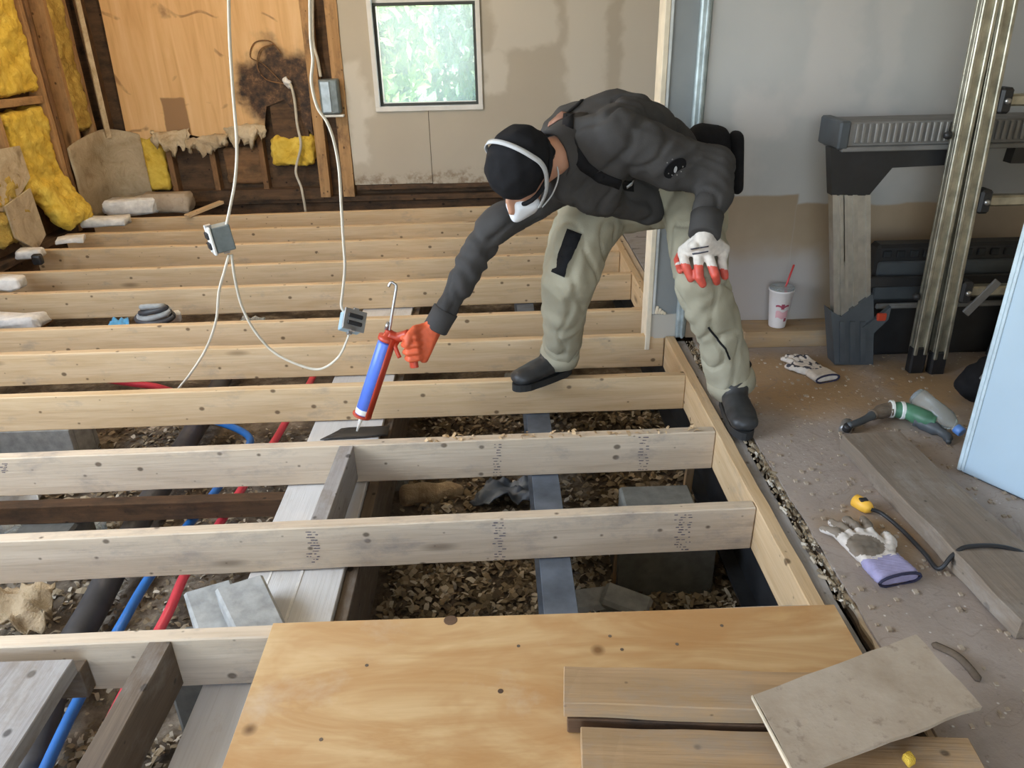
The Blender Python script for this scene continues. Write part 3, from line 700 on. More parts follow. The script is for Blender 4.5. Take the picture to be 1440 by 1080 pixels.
# ================================================================== LEFT AND BACK WALL FILLING
def batt(name, balls, mat, label, amp=.03, voxel=.022, fs=8):
    o = lump(name, balls, mat, None, voxel, amp, fs); return tag(o, label, 'insulation')
XI = XL-.045
def L(px, py, dx=0.0): return atx(px, py, XI+dx)
def bay(lo, hi, mat, label, amp=.022, r=.022, extra=(), fs=11):
    lo, hi = V(lo), V(hi); pts = [(V(((lo.x, hi.x)[i], (lo.y, hi.y)[j], (lo.z, hi.z)[k])), r) for i in (0, 1) for j in (0, 1) for k in (0, 1)]
    bm = B(); hull(bm, pts)
    for ex in extra: hull(bm, ex)
    me = remesh(bm, .015, 2, lambda c: amp*(noise.noise(c*fs)+.6*noise.noise(c*fs*2.6)+.4*noise.noise(c*fs*6)))
    return tag(link('insulation_batt', me, mat, None, None, True), label, 'insulation')
bay((XI-.03, 4.78, .88), (XI+.03, 5.20, 2.2), 'insul', 'bright yellow insulation batt above the nogging in the left wall')
bay((XI-.03, 4.80, .30), (XI+.03, 5.20, .74), 'insul', 'yellow insulation batt below the nogging, slumping onto the joist ends', extra=[[(V((XI, 4.92, .34)), .05), (V((XI+.0, 5.18, .34)), .05), (V((XI+.11, 5.0, .09)), .07), (V((XI+.11, 5.20, .09)), .075)]])
bay((XI-.03, 5.60, .58), (XI+.03, 5.765, 2.2), 'insul_old', 'soiled yellow insulation strip between the studs near the corner', .018, .02, fs=14)
bay((XI+.02, 4.42, .10), (XI+.06, 4.68, .42), 'insul_old', 'dirty brown insulation clump low on the left wall', .03)
p = aty(213, 230, YB+.03); bay((p.x-.10, YB+.03, .10), (p.x+.09, YB+.06, .46), 'insul', 'yellow insulation slice under the torn plywood next to the corner', .012)
p = aty(412, 213, YB); bay((p.x-.14, YB+.0, .26), (p.x+.13, YB+.05, .42), 'insul', 'bright yellow insulation tuft under the mouldy patch', .02)
p = aty(345, 225, YB+.05); bay((p.x-.14, YB+.05, .12), (p.x+.12, YB+.07, .36), 'stud_dark', 'dark stained insulation remnant in the open bay', .012, .015)
# tan kraft-faced remnant wrapped round the corner
bm = B(); G = []
cr = [(XL+.015, 5.35, 0.0), (XL+.02, 5.55, 0.0), (XL+.03, 5.72, 0.0), (XL+.07, 5.83, 0.0), (XL+.16, YB-.03, 0), (XL+.27, YB-.015, 0)]
for i, c in enumerate(smoothpath(cr, 4)):
    r = []; u = i/20
    for j in range(11):
        v = j/10; h = .50+.06*math.sin(u*3); z = -.02+v*h
        p = V((c.x, c.y, z))+V((.02, -.02, 0))*noise.noise(V((u*4, v*4, 1))); r.append(bm.verts.new(p))
    G.append(r)
for i in range(len(G)-1):
    for j in range(10): bm.faces.new((G[i][j], G[i+1][j], G[i+1][j+1], G[i][j+1]))
o = mk('corner_paper', bm, 'paper', None, True); m = o.modifiers.new('t', 'SOLIDIFY'); m.thickness = .006
tag(o, 'tan wallboard remnant bent round the corner at floor level', 'wallboard')
# narrow tail of that wallboard running up the corner
bm = B(); prism(bm, [(XL+.06, 5.81, .48), (XL+.09, 5.81, ZC), (XL+.105, 5.83, ZC), (XL+.085, 5.835, .48)], (.012, -.012, 0)); tag(mk('corner_strip', bm, 'torn'), 'pale torn wallboard edge running up the corner', 'wallboard')
# torn boards leaning low at the far left
for k, (px, lab) in enumerate((([(-30, 215), (25, 205), (40, 250), (10, 300), (-30, 290)], 'pale torn wallboard scrap at the foot of the left wall'), ([(5, 290), (40, 265), (62, 330), (50, 352), (20, 335)], 'brown torn wallboard scrap standing behind the joist ends'))):
    bm = B(); prism(bm, [atx(a, b, XL+.02+.03*k) for a, b in px], (.012, 0, 0)); tag(mk('wallboard_scrap', bm, ('torn', 'card')[k]), lab, 'wallboard')
# rigid white foam blocks and debris on the joist ends
def chunk(name, px, py, z, s, mat, label, cat, rz=0.0, amp=.01, tilt=(0, 0)):
    p = atz(px, py, z); bm = B(); box(bm, (-s[0]/2, -s[1]/2, 0), (s[0]/2, s[1]/2, s[2]), bevel=min(s)*.18)
    bmesh.ops.subdivide_edges(bm, edges=bm.edges[:], cuts=3)
    for v in bm.verts: v.co += V((noise.noise(v.co*18+p), noise.noise(v.co*18+p*2), .6*noise.noise(v.co*18-p)))*amp
    bmesh.ops.rotate(bm, cent=(0, 0, 0), matrix=Euler((tilt[0], tilt[1], rz)).to_matrix(), verts=bm.verts[:])
    bmesh.ops.translate(bm, vec=p, verts=bm.verts[:])
    return tag(mk(name, bm, mat, None, True), label, cat)
chunk('foam_scrap', 150, 316, .002, (.30, .12, .05), 'foam', 'white foam scrap on the joist end nearest the back corner', 'foam', .1, .02)
chunk('foam_scrap', 190, 300, .002, (.35, .16, .11), 'foam', 'larger white foam mound by the grey lump', 'foam', .2, .04)
chunk('plaster_lump', 238, 297, .002, (.36, .14, .13), 'sheet', 'grey crumbling lump lying on the last joist', 'rubble', -.1, .03)
chunk('foam_scrap', 100, 340, .002, (.16, .1, .03), 'foam', 'small white foam scrap beside the slumped insulation', 'foam', .3, .015)
chunk('foam_scrap', 44, 362, .002, (.14, .1, .05), 'foam', 'white foam piece holding a black plug on a joist end', 'foam', .2, .012)
chunk('black_plug', 55, 372, .004, (.05, .04, .06), 'black_plastic', 'small black plastic plug by the white foam piece', 'plug', .1, .002)
chunk('foam_scrap', 12, 405, .002, (.16, .1, .06), 'foam', 'white foam chunk at the left wall beside the long joist', 'foam', 0, .02)
chunk('foam_rubble', 10, 460, -.10, (.35, .14, .06), 'foam', 'white foam rubble between two joists at the left wall', 'foam', 0, .04)
tag(board('wood_stick', atz(262, 304, .01), atz(312, 284, .05), .05, .02, 'lumber'), 'short slanting stick of new wood behind the last joist', 'stick')
# rolled hose, blue scrap and others in the wide gap
e = empty('hose_coil', atz(218, 448, -.06), 'grey coil of corrugated hose lying between two joists', 'hose')
c = atz(218, 446, -.05)
for k in range(4):
    bm = B(); tube(bm, [c+V(((.085-.012*k)*math.cos(t_/24*2*PI), (.05-.006*k)*math.sin(t_/24*2*PI), .018*k+.012*math.sin(t_/24*2*PI+k))) for t_ in range(25)], .014, 8, False); mk('hose_turn', bm, ('drain', 'concrete')[k % 2], e, True)
crumple('blue_scrap', [(150, 462), (182, 460), (180, 447), (158, 449)], -.09, .03, 'blue_bag', 'crumpled blue plastic scrap beside the hose coil', 'plastic', .003, 8)
chunk('foam_scrap', 247, 452, -.10, (.06, .05, .05), 'foam', 'small white foam lump right of the hose coil', 'foam', .3, .01)
crumple('clear_scrap', [(335, 458), (375, 456), (372, 446), (340, 446)], -.10, .03, 'clear', 'clear crumpled plastic scrap in the gap by the cables', 'plastic', .003, 8)
chunk('foam_rubble', 5, 690, -.46, (.30, .25, .07), 'foam', 'white crumbled foam on the soil below the left joists', 'foam', .2, .05)

# ================================================================== ELECTRICAL
def cable(name, pts, r, mat, label, flat=.7, n=8):
    bm = B(); tube(bm, smoothpath(pts, n), r, 8, True, flat); return tag(mk(name, bm, mat, None, True), label, 'cable')
YC = 2.62
cable('hanging_cable', [aty(320, -560, YC+.1), aty(321, -200, YC+.05), aty(322, 20, YC), aty(327, 120, YC), aty(333, 200, YC), aty(331, 250, YC), aty(324, 290, YC), aty(318, 318, YC)], .0056, 'cable', 'white cable hanging from the ceiling to the dark grey box')
def gang_box(px, py, y, sx, sy, sz, rot, label, mat, faces):
    p = aty(px, py, y); e = empty('electrical_box', p-V((0, 0, sz/2)), label, 'electrical box')
    R = Euler(rot).to_matrix()
    def put(name, lo, hi, m, bev=.003):
        bm = B(); box(bm, lo, hi, bevel=bev); bmesh.ops.rotate(bm, cent=(0, 0, 0), matrix=R, verts=bm.verts[:]); bmesh.ops.translate(bm, vec=p, verts=bm.verts[:]); return mk(name, bm, m, e)
    put('box_body', (-sx/2, -sy/2, -sz/2), (sx/2, sy/2, sz/2), mat)
    put('cover_plate', (-sx/2-.012, -sy/2-.004, -sz/2-.004), (-sx/2-.003, sy/2+.004, sz/2+.004), faces[0], .002)
    put('receptacle', (-sx/2-.020, -sy/2+.010, -sz/2+.014), (-sx/2-.012, sy/2-.010, -.006), faces[1], .003)
    put('receptacle', (-sx/2-.020, -sy/2+.010, .006), (-sx/2-.012, sy/2-.010, sz/2-.014), faces[1], .003)
    for s in (-1, 1): put('mounting_ear', (-sx/2-.012, -.010, s*sz/2-.006), (-sx/2+.006, .010, s*sz/2+.010), 'steel', .001)
    put('cable_clamp', (-.008, -.008, -sz/2-.012), (.012, .008, -sz/2+.002), 'steel', .001)
    return e
gang_box(312, 334, YC, .062, .055, .088, (.0, -.10, .55), 'dark grey outlet box hanging on the white cable over the joists', 'box_grey', ('nozzle', 'black_plastic'))
P2 = lambda x, y, d=0.0: aty(x, y, YC+d)
cable('branch_cable', [P2(322, 358), P2(316, 380), P2(308, 410, .02), P2(304, 450, .04), P2(290, 490, .07), P2(268, 525, .10), P2(250, 548, .13), aty(235, 570, YC+.20)], .0054, 'cable', 'left-hand cable running down from the dark box into the joist gap')
cable('branch_cable', [P2(326, 358), P2(330, 390), P2(340, 430), P2(358, 465), P2(385, 495), P2(420, 513), P2(450, 519), P2(475, 503), P2(488, 478), P2(491, 466)], .0052, 'cable_grey', 'looping cable slung between the dark box and the blue-grey box')
gang_box(494, 453, YC, .052, .075, .070, (.5, .5, 2.2), 'blue-grey switch box with black terminals hanging beside the caulking gun', 'box_blue', ('steel', 'black_plastic'))
YC2 = YC
cable('hanging_cable', [P2(432, -560, .1), P2(434, -150, .05), P2(436, 10), P2(437, 55), P2(440, 85), P2(438, 115), P2(446, 150), P2(460, 172), P2(470, 200), P2(477, 240), P2(480, 290), P2(483, 340), P2(485, 375), P2(482, 410), P2(480, 430), P2(486, 442)], .0058, 'cable', 'long white cable hanging past the stud to the blue-grey box')
# panel box on the stud, with its own feed
e = empty('junction_box', aty(466, 160, YB-.06), 'steel-blue junction box fixed on the stud beside the drywall', 'electrical box')
a, b = aty(447, 112, YB-.10), aty(479, 160, YB-.10)
bm = B(); box(bm, (a.x, YB-.11, b.z), (b.x, YB-.015, a.z), bevel=.006); mk('box_body', bm, 'box_grey', e)
bm = B(); box(bm, (a.x+.012, YB-.118, b.z+.012), (b.x-.055, YB-.108, a.z-.012), bevel=.003); mk('cover', bm, 'galv', e)
bm = B(); box(bm, (b.x-.045, YB-.118, b.z+.008), (b.x-.006, YB-.108, a.z-.008), bevel=.003); mk('side_door', bm, 'box_grey', e)
bm = B(); box(bm, (a.x-.0, YB-.10, b.z-.022), (b.x+.02, YB-.06, b.z-.006), bevel=.002); mk('bracket', bm, 'nozzle', e)
cable('feed_cable', [aty(440, -60, YB-.06), aty(440, 50, YB-.05), aty(447, 85, YB-.05), aty(451, 108, YB-.06)], .012, 'cable_grey', 'old cable stapled to the stud above the junction box')
cable('feed_cable', [aty(398, 112, YB-.03), aty(408, 118, YB-.05), aty(414, 140, YB-.05), aty(418, 175, YB-.06), aty(423, 205, YB-.07), aty(416, 240, YB-.06), aty(424, 265, YB-.08), aty(430, 298, YB-.1)], .010, 'cable_grey', 'frayed cable dangling from the mouldy patch')
lump('x', [(aty(402, 112, YB-.03), .025), (aty(408, 122, YB-.03), .02)], 'foam', None, .01, .02, 30).name = 'frayed_wire_knot'
tag(bpy.data.objects['frayed_wire_knot'], 'knot of frayed white wires on the mouldy patch', 'wire')
for k, pts in enumerate(([(395, 115), (370, 90), (352, 80), (358, 60), (380, 58), (395, 75)], [(400, 118), (375, 112), (362, 95), (366, 70), (384, 62)])):
    bm = B(); tube(bm, smoothpath([aty(a, b, YB-.02-.01*k) for a, b in pts], 6), .004, 6); tag(mk('thin_wire', bm, 'stud_dark', None, True), ('wide loop of thin brown wire on the plywood', 'tight loop of thin brown wire on the plywood')[k], 'wire')

# ================================================================== RIGHT SIDE
bd = board('wall_plate_board', (.98, 2.90, .035), (XR-.05, 2.885, .035), .13, .07, 'dirty_plank', None, segs=10, wob=.003)
tag(bd, 'long dirty timber lying on the floor against the partition', 'timber')
# paper cup
cb = V((1.128, 2.895, .071)); e = empty('paper_cup', cb, 'white printed paper cup with a red straw standing on the long timber', 'cup')
bm = B(); lathe(bm, [(.032, 0), (.033, .003), (.047, .150), (.050, .152), (.050, .158), (.045, .158), (.044, .150), (.03, .01)], cb, seg=28); mk('cup_body', bm, 'cup', e, True)
bm = B(); lathe(bm, [(.048, .158), (.049, .166), (.044, .170), (.010, .171)], cb, seg=28); mk('lid', bm, 'clear', e, True)
bm = B(); tube(bm, [cb+V((.0, 0, .10)), cb+V((.035, .0, .255))], .0042, 8); mk('straw', bm, 'red', e, True)
def cup_patch(name, a0, a1, z0, z1, mat, wav=0.0):
    bm = B(); G = []
    for i in range(9):
        a = a0+(a1-a0)*i/8; r = []
        for j in range(3):
            z = z0+(z1-z0)*j/2+wav*math.sin(i*1.1); rad = .033+(.047-.033)*z/.15+.0012
            r.append(bm.verts.new(cb+V((rad*math.cos(a), rad*math.sin(a), z))))
        G.append(r)
    for i in range(8):
        for j in range(2): bm.faces.new((G[i][j], G[i+1][j], G[i+1][j+1], G[i][j+1]))
    mk(name, bm, mat, e)
cup_patch('print', -2.25, -1.0, .092, .100, 'cup_print', .003); cup_patch('print', -1.75, -1.45, .084, .106, 'cup_print'); cup_patch('print', -2.2, -.95, .045, .075, 'cup_print2', .004); cup_patch('print', -1.3, -1.0, .03, .045, 'cup_print')
# work platform
e = empty('work_platform', (1.55, 2.69, 0), 'aluminium work platform with ribbed grey deck and dark feet by the ladder', 'platform')
PX0, PX1 = 1.285, 2.02; PYF, PYB = 2.665, 2.78
zt = aty(1180, 172, 2.66).z; zb = aty(1180, 206, 2.66).z
bm = B(); box(bm, (1.165, PYF-.02, zb), (PX1+.12, PYB+.02, zt), bevel=.004); dk = mk('deck', bm, 'grey_deck', e)
for k in range(42):
    x = 1.21+k*.0215; bm = B() if k == 0 else None
    if k == 0:
        box(bm, (x-.0055, PYF-.027, zb+.012), (x+.0055, PYF-.019, zt-.004), bevel=.002); rib = mk('rib', bm, 'rib', dk)
    else:
        c = rib.copy(); COL.objects.link(c); c.location.x = rib.location.x+k*.0215
bm = B(); box(bm, (1.148, PYF-.03, zb-.008), (1.185, PYB+.03, zt+.006), bevel=.006); mk('deck_end_cap', bm, 'dark_plastic', dk)
bm = B(); box(bm, (1.165, PYF-.028, zb-.016), (PX1+.12, PYB+.02, zb), bevel=.003); mk('lower_rail', bm, 'grey_deck', e)
def plat_leg(px_l, px_r, flip, y0, y1, xo=0.0):
    yy = y0
    Q = lambda a, b: aty(a, b, yy)+V((xo, 0, 0))
    S = (lambda p: V((2*1.66-p.x, p.y, p.z))) if flip else (lambda p: p)
    d = (0, y1-y0, 0)
    bm = B(); prism(bm, [S(Q(*p)) for p in ((1168, 208), (1340, 205), (1336, 232), (1255, 236), (1222, 275), (1170, 275))], d); br = mk('corner_bracket', bm, 'black_plastic', e)
    lg_d = (0, y1-y0-.008, 0); off = V((0, .004, 0))
    bm = B(); prism(bm, [S(Q(*p))+off for p in ((1171, 268), (1223, 268), (1223, 470), (1174, 470))], lg_d); lg = mk('leg', bm, 'alu', e)
    for u in (.04, .24, .33, .60, .95):
        bm = B(); a0 = Q(1171+52*u-3, 274); a1 = Q(1171+52*u+3, 274); b0 = Q(1173+50*u-3, 455); b1 = Q(1173+50*u+3, 455)
        prism(bm, [S(p)+V((0, -.006, 0)) for p in (a0, a1, b1, b0)], (0, .010, 0)); mk('leg_flute', bm, 'alu', lg)
    bm = B(); prism(bm, [S(Q(*p))+V((0, -.012, 0)) for p in ((1167, 436), (1181, 444), (1226, 412), (1227, 440), (1226, 511), (1172, 511))], (0, y1-y0+.024, 0)); ft = mk('foot', bm, 'dark_plastic', e)
    for u in (.12, .40, .68):
        bm = B(); prism(bm, [S(Q(*p))+V((0, -.018, 0)) for p in ((1172+52*u, 450), (1179+52*u, 450), (1179+52*u, 507), (1172+52*u, 507))], (0, .008, 0)); mk('foot_rib', bm, 'dark_plastic', ft)
plat_leg(0, 0, False, 2.655, 2.70); plat_leg(0, 0, True, 2.655, 2.70); 
bm = B(); box(bm, (1.36, 2.672, .30), (1.98, 2.69, .34), bevel=.004); mk('cross_bar', bm, 'black_plastic', e)
bm = B(); prism(bm, [(1.35, 2.63, .16), (1.40, 2.63, .20), (1.44, 2.63, .24), (1.44, 2.63, .19), (1.39, 2.63, .13)], (0, .02, 0)); mk('locking_lever', bm, 'dark_plastic', e)
bm = B(); box(bm, (1.395, 2.625, .185), (1.43, 2.64, .215), bevel=.004); mk('red_latch', bm, 'gun_red', e)
# black folding frame behind the platform
e = empty('tool_case', (1.75, 2.77, .0), 'black plastic case with rivets and a grey handle bar behind the platform', 'case')
bm = B(); box(bm, (1.40, 2.725, .0), (2.1, 2.80, .445), bevel=.012); mk('case_body', bm, 'black_plastic', e)
bm = B(); box(bm, (1.405, 2.712, .235), (2.09, 2.726, .385), bevel=.006); fp = mk('front_panel', bm, 'dark_plastic', e)
for x in (1.475, 1.585, 1.61, 1.80, 1.9, 2.0):
    bm = B(); lathe(bm, [(.010, 0), (.009, .004), (.004, .006)], (x, 2.712, .31 if x < 1.55 else .295), (0, -1, 0), 12); mk('rivet', bm, 'nozzle', fp, True)
bm = B(); box(bm, (1.42, 2.695, .205), (2.08, 2.713, .226), bevel=.005); mk('handle_bar', bm, 'grey_deck', e)
for k in range(12):
    bm = B(); x = 1.42+k*.05; box(bm, (x, 2.716, .398), (x+.03, 2.727, .425), bevel=.003); mk('vent_slot', bm, 'black_steel', e)

# ladder: two nested left stiles, rungs, far stiles
e = empty('folding_ladder', (1.75, 2.64, 0), 'scuffed aluminium folding ladder with nested rails leaning on the partition', 'ladder')
def stile(a, b, wd, thk, name='stile'):
    a, b = V(a), V(b); d = (b-a); Lg = d.length; x = d.normalized(); y = V((1, 0, 0)); y = (y-x*y.dot(x)).normalized(); z = x.cross(y)
    bm = B(); box(bm, (0, -wd/2, -thk/2), (Lg, wd/2, thk/2), bevel=.004)
    for s in (-1, 1): box(bm, (0, s*wd*.36-wd*.14, thk/2-.004), (Lg, s*wd*.36+wd*.14, thk/2+.010), bevel=.003)
    for s in (-1, 1): box(bm, (0, s*wd*.36-wd*.14, -thk/2-.010), (Lg, s*wd*.36+wd*.14, -thk/2+.004), bevel=.003)
    M_ = Matrix((x, y, z)).transposed(); bmesh.ops.rotate(bm, cent=(0, 0, 0), matrix=M_, verts=bm.verts[:]); bmesh.ops.translate(bm, vec=a, verts=bm.verts[:])
    s_ = mk(name, bm, 'alu_old', e)
    bm = B(); box(bm, (-.075, -wd*.56, -thk*.75), (.03, wd*.56, thk*.75), bevel=.006); bmesh.ops.rotate(bm, cent=(0, 0, 0), matrix=M_, verts=bm.verts[:]); bmesh.ops.translate(bm, vec=a, verts=bm.verts[:]); mk('rubber_foot', bm, 'black_plastic', s_)
    return lambda t_: a+d*t_
A0 = aty(1290, 497, 2.575); A1 = aty(1392, -10, 2.60); A2 = A0+(A1-A0)*1.55
B0 = aty(1318, 503, 2.565); B1 = aty(1418, -10, 2.59); B2 = B0+(B1-B0)*1.45
s1f = stile(A0, A2, .050, .026); s2f = stile(B0, B2, .050, .026)
wx = V((.43, 0, 0)); stile(A0+wx*1.15, A2+wx*1.15, .050, .026); stile(B0+wx, B2+wx, .050, .026)
for k, py in enumerate((143, 283, 408)):
    t_ = (B0.z-aty(1318, py, 2.58).z)/(B0.z-B2.z); p = s2f(t_)
    bm = B(); box(bm, (p.x+.02, p.y-.02, p.z-.018), (p.x+.43, p.y+.02, p.z+.018), bevel=.006); rg = mk('rung', bm, 'alu_old', e)
    bm = B(); box(bm, (p.x+.025, p.y-.032, p.z-.04), (p.x+.065, p.y+.03, p.z+.04), bevel=.008); lk = mk('hinge_lock', bm, 'black_plastic', rg)
    bm = B(); lathe(bm, [(.010, 0), (.010, .006), (.006, .01)], (p.x+.046, p.y-.031, p.z), (0, -1, 0), 12); mk('rivet', bm, 'steel', rg, True)
for k, t_ in enumerate((.12, .42, .66)):
    p = s1f(t_)+V((-.037, 0, 0)); bm = B(); lathe(bm, [(.013, 0), (.013, .012), (.008, .02)], p, (-1, 0, 0), 12); mk('side_knob', bm, 'black_plastic', e, True)
p = s2f(.13); tagp = board('brace', p+V((.06, -.02, -.05)), p+V((.15, -.02, .07)), .03, .01, 'grey_deck', e, up=(0, 1, 0))

# door slab
D0, D1 = atz(1345, 662), atz(1440, 705); dd = (D1-D0); dd.z = 0; dd.normalize(); nn = V((dd.y, -dd.x, 0))   # face side
if nn.dot(V((0, 0, 0))-D0) < 0: nn = -nn
Lw, th, zt = .76, .036, 2.03
e = empty('door_slab', D0+dd*Lw/2, 'pale blue painted door slab standing upright on the old floor', 'door')
def slab(name, u0, u1, v0, v1, z0, z1, mat, par, bev=.003):
    R = Matrix((dd, nn, V((0, 0, 1)))).transposed(); bm = B(); box(bm, (u0, v0, z0), (u1, v1, z1), bevel=bev)
    bmesh.ops.rotate(bm, cent=(0, 0, 0), matrix=R, verts=bm.verts[:]); bmesh.ops.translate(bm, vec=V((D0.x, D0.y, 0)), verts=bm.verts[:]); return mk(name, bm, mat, par)
df = slab('door_face', .012, Lw, -th, 0, .004, zt, 'door', e)
slab('edge_strip', -.002, .012, -th-.001, .001, .004, zt, 'door_edge', e)
slab('edge_bead', .012, .020, -.002, .004, .01, zt, 'door_edge', e, .001)
slab('bottom_shoe', .02, Lw, -th*.8, -.004, 0, .006, 'dark_plastic', e, .001)
# old plank
p0, p1 = V((1.135, 2.04, .028)), V((1.185, 1.235, .028))
tag(board('old_plank', p0, p1, .185, .052, 'plank', None, segs=24, wob=.006), 'thick weathered grey plank lying on the dusty floor beside the yellow plug', 'plank')
# yellow plug with its cord
pp = atz(1212, 709, .018); e = empty('extension_plug', pp-V((0, 0, .018)), 'yellow plug on a black cord lying beside the weathered plank', 'plug')
ax = V((.45, -.85, 0)).normalized()
bm = B(); lathe(bm, [(.012, -.026), (.0185, -.022), (.0195, .006), (.017, .02), (.010, .03)], pp, ax, 16); pb = mk('plug_body', bm, 'yellow', e, True)
bm = B(); box(bm, (pp.x-.011, pp.y-.012, pp.z+.014), (pp.x+.011, pp.y+.004, pp.z+.0205), bevel=.002); mk('grip_label', bm, 'cord', pb)
bm = B(); tube(bm, smoothpath([pp+ax*.028, atz(1240, 722, .012), atz(1268, 745, .008), atz(1300, 778, .008), atz(1320, 800, .010), V((1.078, 1.462, .045)), V((1.115, 1.47, .062)), V((1.20, 1.465, .061)), V((1.285, 1.44, .035)), V((1.34, 1.41, .008)), V((1.6, 1.30, .008))], 6), .0055, 8); mk('cord', bm, 'cord', e, True)
# deck boards lying on the plywood
def bd2(name, l, r, z, wd, thk, mat, label, dz=0):
    a, b = atz(*l, z), atz(*r, z); a.z = b.z = z-thk/2; return tag(board(name, a, b, wd, thk, mat, None, segs=18, wob=.003), label, 'board')
pa, pb_ = atz(792, 952, .095), atz(1230, 966, .095)
tag(board('short_board', (pa.x+.006, pa.y-.028, .0375), (pb_.x, pb_.y-.024, .0375), .075, .036, 'dark_wood', None, segs=14, wob=.002), 'dark red-brown board lying flat under the dusty short board', 'board')
tag(board('short_board', (pa.x, pa.y-.016, .0755), (pb_.x, pb_.y-.012, .0755), .092, .038, 'dirty_plank', None, segs=18, wob=.003), 'dusty brown short board stacked on a darker one', 'board')
pc, pd = atz(816, 1050, .058), atz(1365, 1072, .058)
tag(board('wide_board', (pc.x, pc.y-.025, .0385), (pd.x+.02, pd.y-.02, .0385), .14, .038, 'dirty_plank', None, segs=18, wob=.003), 'wide stained board on the plywood under the dusty square sheet', 'board')
# thin square sheet across the boards
q = [atz(1060, 977, .112), atz(1288, 892, .100), atz(1380, 992, .090), atz(1120, 1092, .102)]
bm = B(); nrm = (q[1]-q[0]).cross(q[3]-q[0]).normalized(); nrm = nrm if nrm.z > 0 else -nrm
ctr = sum(q, V((0, 0, 0)))/4; q = [p-nrm*nrm.dot(p-ctr) for p in q]
edge = []
for i in range(4):
    a, b = q[i], q[(i+1) % 4]
    for k in range(10):
        p = a.lerp(b, k/10); d = (b-a).normalized(); m_ = nrm.cross(d); amp = .008 if i in (1, 2) else .003
        edge.append(p+m_*amp*noise.noise(p*30))
prism(bm, edge, nrm*-.010); sh = tag(mk('thin_sheet', bm, 'sheet'), 'dusty thin square of plywood lying askew on the boards', 'plywood')
bm = B(); a = q[0]+(q[3]-q[0])*.0; prism(bm, [q[0]+V((-.002, 0, -.001)), q[0]+(q[3]-q[0]), q[0]+(q[3]-q[0])-nrm*.010, q[0]-nrm*.010], V((-.003, -.001, 0))); mk('raw_edge', bm, 'drywall_edge', sh)
chunk('foam_scrap', 1275, 1072, .064, (.022, .018, .014), 'insul', 'tiny yellow insulation tuft on the wide stained board', 'insulation', .3, .01)
# splinter lying by the sheet
bm = B(); a, b = atz(1310, 905, .004), atz(1378, 958, .004); tube(bm, smoothpath([a, a.lerp(b, .4)+V((.012, .006, .004)), a.lerp(b, .7)+V((.008, .004, .004)), b], 5), [.002]+[.008]*14+[.002], 6, True, .5); tag(mk('bark_splinter', bm, 'old_wood', None, True), 'curved dark splinter of bark on the floor beside the thin sheet', 'splinter')
# dark board at the lower left
tag(board('old_board', (-1.12, .55, -.022), (-1.12, 1.268, -.022), .34, .04, 'grey_wood', None, segs=12, wob=.003), 'wide grey weathered board lying at the first joist beside the dark blocking', 'board')
board('ledger', (-1.30, jy(0, -1.3)-.02, -.085), (-.95, jy(0, -.95)-.02, -.085), .036, .08, 'old_wood', ff)

# ---- gloves lying about
def glove(name, wrist, direction, z, scale, spread, mats, label, cuffmat, flip=1, thumb=True, curl=.0):
    """limp work glove lying flat: palm, four fingers, thumb, cuff"""
    d = V(direction); d.z = 0; d.normalize(); s = V((-d.y, d.x, 0))*flip; w_ = V(wrist); s_ = scale
    P = lambda f, l, h=0: w_+d*(f*s_)+s*(l*s_)+V((0, 0, z+h*s_))
    e = empty(name, V((w_.x, w_.y, 0)), label, 'glove')
    bm = B(); hull(bm, [(P(.0, -.030), .014*s_), (P(.0, .030), .014*s_), (P(.085, -.038), .013*s_), (P(.085, .034), .013*s_)])
    for l0, ln, sp in ((-.034, .062, -.35), (-.012, .074, -.1), (.011, .070, .12), (.031, .055, .38)):
        b0 = P(.082, l0); b1 = P(.082+ln*.5, l0+sp*spread*ln*.5, .008); b2 = P(.082+ln, l0+sp*spread*ln*1.1, curl)
        chain(bm, [(b0, .0125*s_), (b1, .0118*s_), (b2, .0098*s_)])
    if thumb: chain(bm, [(P(.022, -.034), .015*s_), (P(.05, -.062, .004), .013*s_), (P(.08, -.070), .011*s_)])
    me = remesh(bm, .0036*s_, 2, lambda c: .0022*noise.noise(c*60)+.002*noise.noise(c*120))
    g_ = link('hand', me, mats, e, None, True)
    bm = B(); hull(bm, [(P(.0, -.033), .0145*s_), (P(.0, .033), .0145*s_), (P(-.05, -.036), .014*s_), (P(-.05, .036), .014*s_)]); me = remesh(bm, .004*s_, 1, lambda c: .0012*math.sin((c-w_).dot(d)*900))
    link('cuff', me, cuffmat, e, None, True)
    pts = [P(-.062, .050*math.cos(k*PI/8), .0150*math.sin(k*PI/8)) for k in range(17)]
    bm = B(); tube(bm, pts, .0035*s_, 6, False); mk('cuff_hem', bm, 'cuff_navy', e, True)
    return e, P, g_
w1 = atz(1238, 796, 0); t1 = atz(1168, 728, 0)
g1, P, hnd = glove('work_glove', w1, t1-w1, .014, 1.12, 1.0, ['glove_white', 'glove_dark'], 'grey-palmed white glove with a lilac cuff lying beside the plank', 'cuff_purple')
c0 = P(.045, .008)
for pg in hnd.data.polygons:
    c = wmat(hnd) @ pg.center
    if (pg.normal.z > .2 and (c-c0).length < .046) or (pg.normal.z > .1 and (c-w1).length > .12): pg.material_index = 1
w2 = atz(1148, 528, 0); t2 = atz(1098, 497, 0)
g2, P, hnd = glove('work_glove', w2, t2-w2, .014, 1.0, .5, ['glove_white', 'glove_black'], 'white glove with black print lying near the platform foot', 'glove_white', -1)
for pg in hnd.data.polygons:
    c = wmat(hnd) @ pg.center
    if pg.normal.z > .3 and noise.noise(c*45) > .12: pg.material_index = 1

